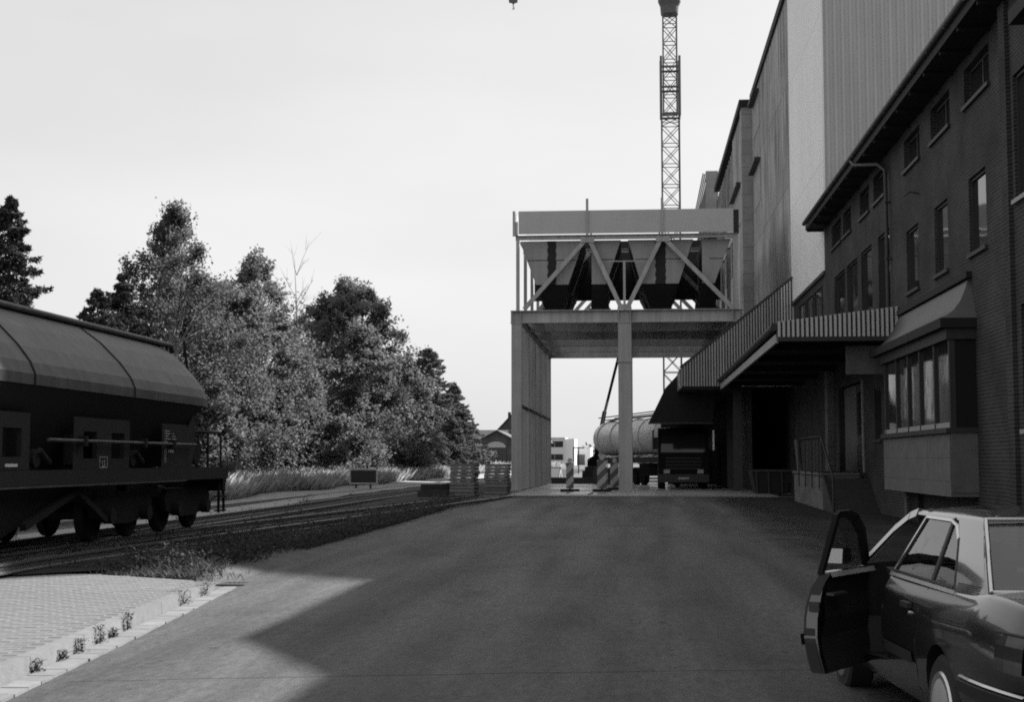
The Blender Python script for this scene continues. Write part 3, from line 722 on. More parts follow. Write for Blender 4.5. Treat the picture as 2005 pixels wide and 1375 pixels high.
# ---- near canopy over the loading landing
XC = 3.89
def slat_gable(parent, y, x0, x1, zb, t0, t1, mt, pitch=0.128, wd=0.066):  # sheet ribs as slats; the dark plate behind paints in groove shade
    n = round((x1 - x0) / pitch); w = (x1 - x0) / n; tz = lambda x: t0 + (t1 - t0) * (x - x0) / (x1 - x0)
    MB().prism([(x0, zb), (x1, zb), (x1, t1 - 0.01), (x0, t0 - 0.01)], 'y', y + 0.02, y + 0.04).build('backing', 'frame', parent)
    for k in range(n):
        a = x0 + k * w + (w - wd) / 2; b = a + wd
        MB().hexa([(a, y - 0.05, zb), (b, y - 0.05, zb), (b, y + 0.017, zb), (a, y + 0.017, zb), (a, y - 0.05, tz(a)), (b, y - 0.05, tz(b)), (b, y + 0.017, tz(b)), (a, y + 0.017, tz(a))]).build('slat', mt, parent)
cn = thing('loading_canopy', 'flat loading canopy with pale ribbed end face in front of the office', 'canopy', (XC, 39.5, 0))
slat_gable(cn, 39.5, XC, 7.19, 5.14, 5.56, 5.96, 'corrl')
MB().hexa([(XC, 39.56, 5.42), (7.19, 39.56, 5.82), (7.19, 65.3, 5.82), (XC, 65.3, 5.42), (XC, 39.56, 5.50), (7.19, 39.56, 5.90), (7.19, 65.3, 5.90), (XC, 65.3, 5.50)]).build('roof_deck', 'zinc', cn)
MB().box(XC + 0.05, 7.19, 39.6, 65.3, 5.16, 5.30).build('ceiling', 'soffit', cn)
MB().box(XC - 0.03, XC + 0.045, 39.57, 65.3, 4.98, 5.22).build('edge_beam', 'steel', cn)
m = MB(); m.tube([(XC - 0.06, 39.5, 5.42), (XC - 0.06, 65.3, 5.38)], 0.11, 8); m.build('gutter', 'frame', cn, smooth=60)
for y in (42, 47, 52, 57, 62): MB().ibeam((XC + 0.06, y, 5.06), (7.19, y, 5.06), 0.14, 0.2, 0.02).build('cross_beam', 'steeld', cn)
m = MB(); m.box(XC + 0.02, 7.19, 39.46, 39.55, 5.02, 5.135); m.build('end_trim', 'frame', cn)
# hanging sign box under the canopy
sb = single(MB().box(5.9, 7.1, 40.3, 40.6, 4.15, 4.95), 'hanging_box', 'panel', (6.5, 40.45, 4.95), 'grey box hanging under the canopy beside the bay window', 'box')
# ---- far steep canopy at the gantry
cf = thing('steep_canopy', 'steep grey ribbed canopy gable between the gantry and the mill', 'canopy', (2.1, 65.5, 0))
tf = lambda x: 5.95 + (x - 2.06) * 0.802
slat_gable(cf, 65.48, 2.06, 6.62, 5.13, tf(2.06), tf(6.62), 'corr')
slat_gable(cf, 65.46, 6.62, 7.26, 5.9, tf(6.62), tf(7.26), 'corrl')  # paler sheet against the mill wall
MB().hexa([(2.0, 65.52, 5.75), (7.19, 65.52, tf(7.19) - 0.2), (7.19, 66.3, tf(7.19) - 0.2), (2.0, 66.3, 5.75), (2.0, 65.52, 5.9), (7.19, 65.52, tf(7.19) - 0.05), (7.19, 66.3, tf(7.19) - 0.05), (2.0, 66.3, 5.9)]).build('roof_deck', 'zinc', cf)
MB().box(2.06, 7.19, 65.55, 86, 5.0, 5.12).build('ceiling', 'soffit', cf)
MB().box(2.02, 2.1, 65.5, 86, 5.05, 5.9).build('edge_beam', 'corr', cf)
m = MB(); m.beam((2.04, 65.44, 5.99), (7.2, 65.44, tf(7.2) + 0.04), 0.06, 0.10); m.build('verge_trim', 'frame', cf)
MB().box(1.9, 7.19, 86.05, 86.25, -0.1, 5.0).build('end_wall', 'steeld', cf)  # added dark wall that blacks out the bay behind the lorry
MB().box(5.3, 5.35, 66.4, 86, 0.3, 5.0).build('dark_fill_screen', 'steeld', cf)  # added dark screen that keeps the bay beside it black
for y in (76, 81): MB().box(2.1, 2.3, y, y + 0.2, 0.3, 5.0).build('post', 'steeld', cf)

# ---- loading landing with stairs
st = thing('loading_stairs', 'pale brick loading landing with dark stairs and plate railing under the canopy', 'stairs', (5.8, 46, 0))
zg = gz(46)
MB().box(5.8, XF - 0.26, 45.2, 53.2, -0.1, 1.28).build('cheek_wall', 'brickp', st)
MB().box(5.74, XF - 0.26, 45.15, 53.25, 1.282, 1.365).build('coping', 'render', st)
for k in range(7):
    y = 45.2 - (k + 1) * 0.32; MB().box(5.86, XF - 0.003, y, y + 0.318, -0.1, 1.20 - k * 0.165).build('step', 'iron', st)
MB().prism([(45.195, -0.1), (45.195, 1.33), (42.8, 0.10), (42.8, -0.1)], 'x', 5.8, 5.855).build('stringer', 'iron', st)
rl = MB().box(5.83, 5.86, 45.6, 51.0, 1.42, 2.48).build('rail_panel', 'steeld', st)
for y in (45.4, 47.2, 49.0, 50.9): MB().box(5.70, 5.738, y, y + 0.05, 0.85, 2.5).build('post', 'frame', st)
MB().tube([(5.78, 51.0, 2.5), (5.78, 45.3, 2.5), (5.78, 42.7, 1.25), (5.78, 42.7, 0.15)], 0.03, 8).build('handrail', 'frame', st, smooth=60)
# dark skip and pier by the gantry
sk = thing('waste_skip', 'low dark waste skip standing beside the gantry column', 'skip', (5.6, 61.5, gz(61)))
m = MB(); z0 = gz(61) + 0.06
m.hexa([(5.05, 61, z0), (6.35, 61, z0), (6.35, 62.4, z0), (5.05, 62.4, z0), (4.85, 60.8, z0 + 1.0), (6.5, 60.8, z0 + 1.0), (6.5, 62.6, z0 + 1.0), (4.85, 62.6, z0 + 1.0)])
m.build('body', 'steeld', sk)
MB().box(4.8, 6.55, 60.75, 60.85, z0 + 0.93, z0 + 1.03).build('rim', 'iron', sk)
for x in (5.2, 6.1): MB().box(x, x + 0.1, 60.9, 62.5, z0 - 0.06, z0 - 0.002).build('skid', 'iron', sk)
for x in (5.1, 5.6, 6.15): MB().beam((x, 60.98, z0), (x - 0.04, 60.78, z0 + 0.95), 0.07, 0.05).build('rib', 'iron', sk)
m = MB(); m.tube([(6.5, 58.5, 2.6), (6.62, 58.4, 1.1), (6.75, 57.9, gz(58))], 0.11, 10)
single(m, 'drain_chute', 'render', (6.7, 58, gz(58)), 'pale leaning chute pipe beside the dark skip', 'pipe', smooth=60)

# ================================================================== LOADING GANTRY
YG = 66.5; FR = [YG + 4.6 * i for i in range(6)]; ZB = 0.345
gt = thing('loading_gantry', 'large grey steel loading gantry with hoppers spanning the road end', 'gantry', (-0.5, YG, ZB))
XL, XM, XRR = -5.55, -0.48, 4.70
for i, y in enumerate(FR):
    # I section columns, flange towards the camera
    def colm(x, w, zt):
        c = MB(); c.box(x - w / 2, x + w / 2, y - 0.16, y - 0.13, ZB + 0.03, zt); c.box(x - w / 2, x + w / 2, y + 0.13, y + 0.16, ZB + 0.03, zt); c.box(x - 0.012, x + 0.012, y - 0.13, y + 0.13, ZB + 0.03, zt)
        c.box(x - w / 2 - 0.06, x + w / 2 + 0.06, y - 0.24, y + 0.24, ZB, ZB + 0.03)
        c.box(x - w / 2 - 0.02, x + w / 2 + 0.02, y - 0.18, y + 0.18, zt - 0.03, zt)
        return c
    c0 = colm(XL, 0.48, 8.18).build('column', 'steel', gt)
    if i in (0, 1, 2, 5): colm(XM, 0.62, 8.18).build('column', 'steel', gt)
    colm(XRR, 0.40, 8.18).build('column', 'shaded_steel', gt)  # darker paint puts the shade under the canopy into these columns
    if i == 0: MB().ibeam((XL - 0.28, y, 8.49), (XRR + 0.28, y, 8.49), 0.36, 0.6, 0.035).build('cross_beam', 'steel', gt)
    else: MB().box(XL - 0.28, XRR + 0.28, y - 0.18, y + 0.18, 8.19, 8.79).build('cross_beam', 'steel', gt)
    for x in (XL - 0.2, XL + 0.2, XM - 0.28, XM + 0.28, XRR - 0.17, XRR + 0.17):
        if i == 0: MB().box(x - 0.012, x + 0.012, y - 0.178, y - 0.014, 8.23, 8.75).build('stiffener', 'steel', gt)
    MB().box(XL - 0.02, XL + 0.13, y - 0.12, y + 0.12, 8.80, 12.15).build('post', 'steel', gt)
    MB().box(XRR - 0.12, XRR + 0.06, y - 0.12, y + 0.12, 8.80, 12.15).build('post', 'steel', gt)
    MB().ibeam((XL - 0.05, y, 12.26), (XRR + 0.1, y, 12.26), 0.22, 0.2, 0.03).build('top_chord', 'steel', gt)
    dl = [((-5.2, 8.86), (-2.28, 12.14)), ((-2.12, 12.14), (-0.62, 8.86)), ((-0.36, 8.86), (1.24, 12.14)), ((1.40, 12.14), (4.52, 8.86))] if i in (0, 5) else [((-5.2, 8.86), (-2.28, 12.14)), ((1.40, 12.14), (4.52, 8.86))]
    for a, b in dl: MB().beam((a[0], y, a[1]), (b[0], y, b[1]), 0.2, 0.17, (0, 1, 0)).build('brace', 'steel', gt)
    if i in (0, 5):
        for (x, z) in ((-2.2, 12.12), (1.32, 12.12), (-0.48, 8.93)):
            MB().prism([(x - 0.34, z - 0.13), (x + 0.34, z - 0.13), (x + 0.3, z + 0.13), (x - 0.3, z + 0.13)], 'y', y - 0.13, y - 0.11).build('gusset', 'steel', gt)
# collar on the middle column
MB().box(XM - 0.36, XM + 0.36, YG - 0.2, YG + 0.2, 6.32, 6.40).build('collar', 'steel', gt)
# longitudinal bracing of the left column row
for i in range(5):
    a, b = FR[i], FR[i + 1]
    MB().beam((XL + 0.18, a, 4.3), (XL + 0.18, b, 4.3), 0.10, 0.14).build('side_rail', 'steeld', gt)
    if i in (1, 3):
        for z in (6.6, 2.6): MB().prism([(a + 0.17, z), (a + 0.17, z + 0.9), (a + 0.75, z)], 'x', XL + 0.17, XL + 0.2).build('bracket_plate', 'steeld', gt)
    MB().beam((XL + 0.18, a, 8.35), (XL + 0.18, b, 8.35), 0.2, 0.25).build('edge_girder', 'steel', gt)
    MB().beam((XRR, a, 8.35), (XRR, b, 8.35), 0.2, 0.25).build('edge_girder', 'steel', gt)
    # deck plates between the frames
    for x0, x1 in ((XL + 0.3, XL + 0.9), (XM - 0.3, XM + 0.3), (XRR - 0.8, XRR - 0.15)):
        MB().box(x0, x1, a + 0.19, b - 0.19, 8.72, 8.75).build('walkway_plate', 'steel', gt)
    if i == 1: MB().box(XL + 0.2, XRR - 0.15, b - 0.14, b - 0.12, 10.25, 13.45).build('gap_dark_plate', 'steeld', gt)  # added dark plate that darkens the gaps between the hoppers
# parapet panels and the posts that stick out above them
for a, b in ((-5.45, -2.22), (-2.19, 1.29), (1.32, 4.6)):
    MB().box(a, b, YG - 0.20, YG - 0.185, 12.40, 13.50).build('parapet_panel', 'sheet', gt)
MB().box(-5.68, -5.47, YG - 0.2, YG + 0.1, 12.36, 13.0).build('corner_panel', 'sheet', gt)
MB().box(4.62, 4.86, YG - 0.15, YG + 0.2, 12.36, 13.45).build('corner_panel', 'steeld', gt)
for x, z in ((-5.66, 13.5), (-2.205, 14.05), (1.305, 14.05)): MB().box(x - 0.06, x + 0.06, YG - 0.26, YG - 0.205, 12.3, z).build('parapet_post', 'steel', gt)
for x, z in ((-2.08, 13.75), (1.2, 13.75)): MB().box(x - 0.04, x + 0.04, YG + 1.5, YG + 1.6, 12.3, z).build('parapet_post', 'steel', gt)
for x in (-5.6, 4.78): MB().box(x - 0.02, x + 0.02, YG + 0.2, FR[-1], 12.4, 13.45).build('parapet_panel', 'sheet', gt)
MB().box(-5.4, 4.6, FR[-1] + 0.2, FR[-1] + 0.22, 12.4, 13.4).build('parapet_panel', 'sheet', gt)
MB().beam((-0.48, YG - 0.1, 8.8), (-0.48, YG - 0.1, 11.05), 0.11).build('short_post', 'steel', gt)
MB().beam((-1.25, YG - 0.1, 11.08), (0.42, YG - 0.1, 11.08), 0.05).build('short_rail', 'steel', gt)
# hoppers: five rows of four
def hopper(y0, y1, tl, tr, bl, br, strip):
    ztop, zb, zc = 12.14, 10.05, 8.98
    m = MB(); t = lambda a, b: (a, b)
    if strip:
        s0, s1 = strip
        m.prism([(tl, ztop), (s0, ztop), (s0, zb), (bl, zb)], 'y', y0, y1); m.prism([(s1, ztop), (tr, ztop), (br, zb), (s1, zb)], 'y', y0, y1)
    else: m.prism([(tl, ztop), (tr, ztop), (br, zb), (bl, zb)], 'y', y0, y1)
    h = m.build('hopper', 'steeld', gt)  # dark steel paints in the shade on the sides; pale plates form the fronts
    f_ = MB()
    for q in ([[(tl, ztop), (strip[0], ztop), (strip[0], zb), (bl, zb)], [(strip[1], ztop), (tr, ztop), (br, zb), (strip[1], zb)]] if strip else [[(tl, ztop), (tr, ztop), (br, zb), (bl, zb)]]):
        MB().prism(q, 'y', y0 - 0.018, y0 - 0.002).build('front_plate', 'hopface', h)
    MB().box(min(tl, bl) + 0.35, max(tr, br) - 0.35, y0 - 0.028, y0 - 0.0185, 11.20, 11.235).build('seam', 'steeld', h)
    if strip:
        c = MB(); rows = []
        for z in np.linspace(zb, ztop, 22):
            o_ = 0.03 * math.sin(z * 16); rows.append([(strip[0] - 0.02 + o_, y0 - 0.03, z), (strip[1] + 0.02 + o_ * 0.6, y0 - 0.03, z)])
        c.grid(rows).build('rubber_strip', 'rubber', h, fix=False)
    # dark discharge spout
    cx_ = (bl + br) / 2; ym = (y0 + y1) / 2; w = 0.42
    m = MB(); m.hexa([(cx_ - w, ym - 0.7, zc), (cx_ + w, ym - 0.7, zc), (cx_ + w, ym + 0.7, zc), (cx_ - w, ym + 0.7, zc), (bl + 0.02, y0 + 0.05, zb - 0.003), (br - 0.02, y0 + 0.05, zb - 0.003), (br - 0.02, y1 - 0.05, zb - 0.003), (bl + 0.02, y1 - 0.05, zb - 0.003)])
    m.build('spout', 'steeld', h)
    MB().box(cx_ - w - 0.1, cx_ + w + 0.1, ym - 0.8, ym + 0.8, 8.8, zc + 0.06).build('outlet_collar', 'steeld', h)
for i in range(2):
    y0, y1 = FR[i] + 0.3, FR[i + 1] - 0.35
    hopper(y0, y1, -5.42, -2.40, -4.66, -3.12, (-4.08, -3.72))
    hopper(y0, y1, -2.02, -0.64, -2.02, -1.34, None)
    hopper(y0, y1, -0.30, 2.76, 0.30, 2.06, (1.0, 1.44))
    hopper(y0, y1, 3.16, 4.50, 3.16, 3.74, None)
# low timber beam lying across the far end of the slab
single(MB().box(-5.1, -0.9, 86.2, 86.5, 0.345, 0.72), 'timber_beam', 'wood', (-3, 86.3, 0.345), 'long dark timber beam lying across the slab under the gantry', 'beam')
# thin plates for the bright patches on the slab
single(MB().hexa([(-2.75, 57.9, .346), (-1.95, 57.9, .346), (-1.8, 60.4, .346), (-2.6, 60.4, .346), (-2.75, 57.9, .40), (-1.95, 57.9, .40), (-1.8, 60.4, .43), (-2.6, 60.4, .43)]), 'white_patch', 'white', (-2.3, 59, .345), 'bright white patch on the slab between the beacons', 'board')
single(MB().hexa([(-4.1, 66.2, .346), (-3.0, 66.2, .346), (-2.9, 68.0, .346), (-3.9, 68.0, .346), (-4.1, 66.2, .37), (-3.0, 66.2, .37), (-2.9, 68.0, .37), (-3.9, 68.0, .37)]), 'pale_patch', 'grime', (-3.5, 67, .345), 'pale patch on the slab behind the left beacon', 'board')

# ---- warning beacons
def beacon(x, y, z, w, h, label, lean=0.0, double=False):
    t = thing('warning_beacon', label, 'warning beacon', (x, y, z), 'striped warning beacons on the slab')
    m = MB(); m.box(x - 0.42, x + 0.42, y - 0.2, y + 0.2, z, z + 0.12); m.build('foot', 'rubber', t)
    MB().box(x - 0.05, x + 0.05, y + 0.01, y + 0.05, z + 0.12, z + h).build('stem', 'iron', t)
    o = MB().box(x - w / 2, x + w / 2, y - 0.03, y + 0.008, z + 0.15, z + h).build('striped_board', 'stripe', t)
    b = MB(); b.tube([(x, y - 0.05, z + h + 0.10), (x, y + 0.05, z + h + 0.10)], 0.11, 14); b.build('lamp', 'grime', t, smooth=40)
    if double: MB().box(x + w / 2 + 0.02, x + w / 2 + 0.05, y - 0.02, y + 0.30, z + 0.15, z + h).build('striped_board', 'stripe', t)
    return t
beacon(-2.95, 64.0, 0.345, 0.34, 1.30, 'leftmost striped warning beacon on the gantry slab')
beacon(-1.52, 64.0, 0.345, 0.42, 1.42, 'tall double striped warning beacon left of the middle gantry column', double=True)
beacon(-1.02, 68.2, 0.345, 0.40, 1.30, 'striped warning beacon half hidden behind the middle gantry column')

# ---- boom lift behind the gantry
bl_ = thing('boom_lift', 'dark telescopic boom lift with its arm raised behind the gantry', 'lift', (-2.75, 95, gz(95)))
zb_ = gz(95)
MB().box(-3.35, -2.2, 94.0, 96.6, zb_ + 0.35, zb_ + 1.05).build('chassis', 'steeld', bl_)
MB().prism([(-3.2, zb_ + 1.06), (-2.3, zb_ + 1.06), (-2.35, zb_ + 1.7), (-2.9, zb_ + 1.75), (-3.2, zb_ + 1.5)], 'y', 94.5, 96.2).build('turret', 'truckp', bl_)
for x in (-3.4, -2.15):
    for y in (94.4, 96.2):
        m = MB(); m.tube([(x - 0.13, y, zb_ + 0.4), (x + 0.13, y, zb_ + 0.4)], 0.4, 18); m.build('wheel', 'rubber', bl_, smooth=40)
MB().beam((-2.72, 95, zb_ + 1.3), (-2.05, 95, 5.0), 0.28, 0.3, (0, 1, 0)).build('lower_boom', 'truckp', bl_)
MB().beam((-2.10, 95, 4.75), (-1.02, 95, 9.0), 0.18, 0.2, (0, 1, 0)).build('upper_boom', 'truckp', bl_)
MB().beam((-2.25, 94.85, 4.0), (-1.85, 94.85, 5.7), 0.10, 0.12, (0, 1, 0)).build('ram', 'steel', bl_)
MB().box(-1.4, -0.4, 94.6, 95.4, 8.95, 9.05).build('basket_floor', 'steeld', bl_)
m = MB()
for x in (-1.4, -0.4):
    for y in (94.6, 95.4): m.beam((x, y, 9.05), (x, y, 10.0), 0.05)
m.build('basket_posts', 'steeld', bl_)
m = MB()
m.tube([(-1.4, 94.6, 10.0), (-0.4, 94.6, 10.0), (-0.4, 95.4, 10.0), (-1.4, 95.4, 10.0), (-1.4, 94.6, 10.0)], 0.03, 6); m.build('basket_rail', 'steeld', bl_)

# ---- tower crane
CX, CYY = 3.05, 117.0; zc0 = gz(117)
cr = thing('tower_crane', 'slim lattice tower crane mast rising behind the gantry', 'crane', (CX, CYY, zc0))
def mast(z0, z1, w, step, mt='crane', leg=0.11, name='mast_section'):
    z = z0
    while z < z1 - 0.1:
        t = min(z + step, z1); m = MB(); h = w / 2
        for sx in (-1, 1):
            for sy in (-1, 1): m.beam((CX + sx * h, CYY + sy * h, z), (CX + sx * h, CYY + sy * h, t - 0.004), leg)
        for zz in (z + 0.06, ):
            for s_ in (-1, 1):
                m.beam((CX - h, CYY + s_ * h, zz), (CX + h, CYY + s_ * h, zz), 0.06); m.beam((CX + s_ * h, CYY - h, zz), (CX + s_ * h, CYY + h, zz), 0.06)
        for s_ in (-1, 1):
            m.beam((CX - h, CYY + s_ * h, z + 0.1), (CX + h, CYY + s_ * h, t - 0.06), 0.055); 
            m.beam((CX + h, CYY + s_ * h, z + 0.1), (CX - h, CYY + s_ * h, t - 0.06), 0.055)
            m.beam((CX + s_ * h, CYY - h, z + 0.1), (CX + s_ * h, CYY + h, t - 0.06), 0.055)
        m.build(name, mt, cr); z = t
mast(zc0, 30.4, 1.44, 1.72)
# climbing collar around the joint
cl_ = MB()
for sx in (-1, 1): 
    for sy in (-1, 1): cl_.beam((CX + sx * 0.76, CYY + sy * 0.76, 30.2), (CX + sx * 0.76, CYY + sy * 0.76, 35.2), 0.19)
for z in (30.3, 32.6, 34.3):
    for s_ in (-1, 1): cl_.beam((CX - 0.76, CYY + s_ * 0.76, z), (CX + 0.76, CYY + s_ * 0.76, z), 0.16); cl_.beam((CX + s_ * 0.76, CYY - 0.76, z), (CX + s_ * 0.76, CYY + 0.76, z), 0.16)
cl_.build('climbing_collar', 'crane', cr)
mast(30.42, 39.0, 1.12, 1.5, leg=0.10, name='upper_mast_section')
m = MB(); m.tube([(CX, CYY, 38.9), (CX, CYY, 39.6), (CX, CYY, 40.0), (CX, CYY, 42.0)], [0.72, 0.78, 0.95, 0.95], 16); m.build('slewing_ring', 'crane', cr)
MB().box(CX + 0.9, CX + 2.3, CYY - 1.0, CYY + 0.5, 41, 43.2).build('cab', 'crane', cr)
for nm, x0, x1, zz in (('jib', CX - 1, CX - 34, 44.0), ('counter_jib', CX + 1, CX + 11, 43.6)):
    m = MB(); n = int(abs(x1 - x0) / 1.6); s_ = -1 if x1 < x0 else 1
    for y in (CYY - 0.6, CYY + 0.6): m.beam((x0, y, zz), (x1, y, zz), 0.12)
    m.beam((x0, CYY, zz + 1.2), (x1, CYY, zz + 1.2), 0.12)
    for k in range(n):
        a = x0 + s_ * 1.6 * k; b = a + s_ * 1.6
        for y in (CYY - 0.6, CYY + 0.6): m.beam((a, y, zz), ((a + b) / 2, CYY, zz + 1.2), 0.06); m.beam(((a + b) / 2, CYY, zz + 1.2), (b, y, zz), 0.06)
    m.build(nm, 'crane', cr)
MB().box(CX + 8.5, CX + 10.8, CYY - 0.7, CYY + 0.7, 42.0, 44.4).build('counterweight', 'crane', cr)
m = MB(); m.beam((CX, CYY, 42), (CX, CYY, 49), 0.3); m.beam((CX, CYY, 49), (CX - 20, CYY, 45.2), 0.06); m.beam((CX, CYY, 49), (CX + 9, CYY, 44.6), 0.06); m.build('apex', 'crane', cr)
HX = -10.05
m = MB(); m.beam((HX - 0.3, CYY, 44), (HX - 0.3, CYY, 40.9), 0.03); m.beam((HX + 0.3, CYY, 44), (HX + 0.3, CYY, 40.9), 0.03); m.build('hoist_rope', 'crane', cr)
m = MB(); m.prism([(HX - 0.42, 41.0), (HX + 0.42, 41.0), (HX + 0.36, 40.35), (HX + 0.12, 40.3), (HX, 40.12), (HX - 0.12, 40.3), (HX - 0.36, 40.35)], 'y', CYY - 0.1, CYY + 0.1)
m.tube([(HX, CYY, 40.12), (HX, CYY, 39.95), (HX + 0.09, CYY, 39.85), (HX + 0.02, CYY, 39.74), (HX - 0.07, CYY, 39.82)], 0.045, 6); m.build('hook_block', 'crane', cr)

# ---- tanker lorry under the gantry
tk = thing('tanker_lorry', 'dark tanker lorry with bright aluminium tank parked under the gantry', 'lorry', (2.35, 72, ZB))
c0, c1, yf = 1.12, 3.58, 71.2
prof = [(yf, ZB + 0.55), (yf, ZB + 1.75), (yf + 0.22, ZB + 2.75), (yf + 0.5, ZB + 3.0), (yf + 2.0, ZB + 3.05), (yf + 2.0, ZB + 0.55)]
cab = MB().prism(prof, 'x', c0, c1).build('cab', 'truckp', tk)
MB().hexa([(c0 + 0.12, yf - 0.02, ZB + 1.8), (c1 - 0.12, yf - 0.02, ZB + 1.8), (c1 - 0.12, yf + 0.02, ZB + 1.8), (c0 + 0.12, yf + 0.02, ZB + 1.8), (c0 + 0.16, yf + 0.175, ZB + 2.68), (c1 - 0.16, yf + 0.175, ZB + 2.68), (c1 - 0.16, yf + 0.21, ZB + 2.68), (c0 + 0.16, yf + 0.21, ZB + 2.68)]).build('windscreen', 'glass', cab)
MB().prism([(yf + 0.45, ZB + 3.05), (yf + 1.5, ZB + 3.75), (yf + 1.95, ZB + 3.75), (yf + 1.95, ZB + 3.06)], 'x', c0 + 0.15, c1 - 0.15).build('roof_deflector', 'truckp', cab)
for k in range(4): MB().box(c0 + 0.35, c1 - 0.35, yf - 0.03, yf - 0.003, ZB + 0.95 + k * 0.17, ZB + 1.05 + k * 0.17).build('grille_bar', 'trim', cab)
MB().box(c0 - 0.02, c1 + 0.02, yf - 0.15, yf - 0.004, ZB + 0.32, ZB + 0.72).build('bumper', 'iron', cab)
for x in (c0 + 0.25, c1 - 0.55): MB().box(x, x + 0.3, yf - 0.17, yf - 0.152, ZB + 0.76, ZB + 0.95).build('headlight', 'grime', cab)
MB().box(2.08, 2.62, yf - 0.17, yf - 0.153, ZB + 0.46, ZB + 0.57).build('number_plate', 'grime', cab)
for s_, x in ((-1, c0), (1, c1)):
    mm = MB().box(x + s_ * 0.12 - 0.1, x + s_ * 0.12 + 0.1, yf + 0.1, yf + 0.2, ZB + 1.95, ZB + 2.55).build('mirror', 'trim', cab)
    MB().box(x + s_ * 0.26 - 0.04, x + s_ * 0.26 + 0.04, yf + 0.02, yf + 0.06, ZB + 1.9, ZB + 2.9).build('mirror_arm', 'chrome' if s_ > 0 else 'iron', cab)
for y in (yf + 1.1, yf + 4.4):
    for x in (c0 + 0.18, c1 - 0.18):
        m = MB(); m.tube([(x - 0.16, y, ZB + 0.5), (x + 0.16, y, ZB + 0.5)], 0.5, 22); w_ = m.build('wheel', 'rubber', tk, smooth=40)
MB().box(c0 + 0.6, c1 - 0.6, yf + 1.6, yf + 5.3, ZB + 0.6, ZB + 0.95).build('chassis', 'steeld', tk)
A = Vector((2.30, 74.6, 0)); B = Vector((-1.75, 87.0, 0)); dv = (B - A).normalized(); nrm_ = Vector((-dv.y, dv.x, 0))
m = MB(); ztk = ZB + 2.75
m.tube([A + dv * 0.0 + Vector((0, 0, ztk)), A + dv * 0.15 + Vector((0, 0, ztk)), A + dv * 0.45 + Vector((0, 0, ztk)), B - dv * 0.45 + Vector((0, 0, ztk - 0.05)), B - dv * 0.15 + Vector((0, 0, ztk - 0.05)), B + Vector((0, 0, ztk - 0.05))], [0.45, 0.85, 1.0, 1.0, 0.85, 0.45], 36)
tank = m.build('tank', 'alu', tk, smooth=50)
for k in range(5):
    c = A + (B - A) * (0.1 + 0.2 * k); m = MB(); m.tube([c + Vector((0, 0, ztk)) - dv * 0.04, c + Vector((0, 0, ztk)) + dv * 0.04], 1.025, 36); m.build('band', 'grime', tank, smooth=50)
m = MB(); m.beam(A + Vector((0, 0, ztk + 1.12)) + dv * 0.6, B + Vector((0, 0, ztk + 1.07)) - dv * 0.2, 0.6, 0.05); m.build('walkway', 'iron', tank)
for s_ in (-1, 1): MB().tube([A + nrm_ * 0.5 * s_ + Vector((0, 0, ztk + 1.3)) + dv, B + nrm_ * 0.5 * s_ + Vector((0, 0, ztk + 1.22))], 0.035, 6).build('top_rail', 'iron', tank)
MB().beam(A + Vector((0, 0, ZB + 1.45)) + dv * 0.3, B + Vector((0, 0, ZB + 1.4)) - dv * 0.2, 1.2, 0.3).build('frame_rail', 'steeld', tk)
for k in (0.68, 0.79, 0.90):
    c = A + (B - A) * k
    for s_ in (-1, 1):
        m = MB(); q = c + nrm_ * s_ * 1.0 + Vector((0, 0, ZB + 0.5)); m.tube([q - nrm_ * 0.15, q + nrm_ * 0.15], 0.5, 20); m.build('wheel', 'rubber', tk, smooth=40)
c = A + (B - A) * 0.35; MB().box(c.x - 0.7, c.x + 0.7, c.y - 0.4, c.y + 0.6, ZB + 0.55, ZB + 1.25).build('side_locker', 'steeld', tk)
m = MB()
for k in range(6): m.tube([A + nrm_ * (-0.7 + 0.25 * k) - dv * 0.5 + Vector((0, 0, ZB + 1.2)), A + nrm_ * (-0.65 + 0.25 * k) - dv * 0.3 + Vector((0, 0, ztk + 0.9))], 0.045, 6)
m.build('hoses', 'rubber', tk)

hd2 = thing('dust_hood', 'dark sloping dust hood hanging over the lorry cab', 'hood', (2.4, 70, 5.0))
m = MB(); m.hexa([(0.62, 69.4, 3.55), (3.7, 69.4, 3.55), (3.7, 70.8, 3.55), (0.62, 70.8, 3.55), (1.45, 69.2, 5.25), (3.9, 69.2, 5.25), (3.9, 71.2, 5.25), (1.45, 71.2, 5.25)]); m.build('skirt', 'rubber', hd2)
m = MB(); m.hexa([(1.45, 69.2, 5.255), (3.9, 69.2, 5.255), (3.9, 71.2, 5.255), (1.45, 71.2, 5.255), (2.25, 69.0, 6.1), (4.2, 69.0, 6.1), (4.2, 71.2, 6.1), (2.25, 71.2, 6.1)]); m.build('cone', 'steeld', hd2)
MB().beam((0.62, 69.35, 3.55), (3.7, 69.35, 3.55), 0.08).build('rim', 'iron', hd2)

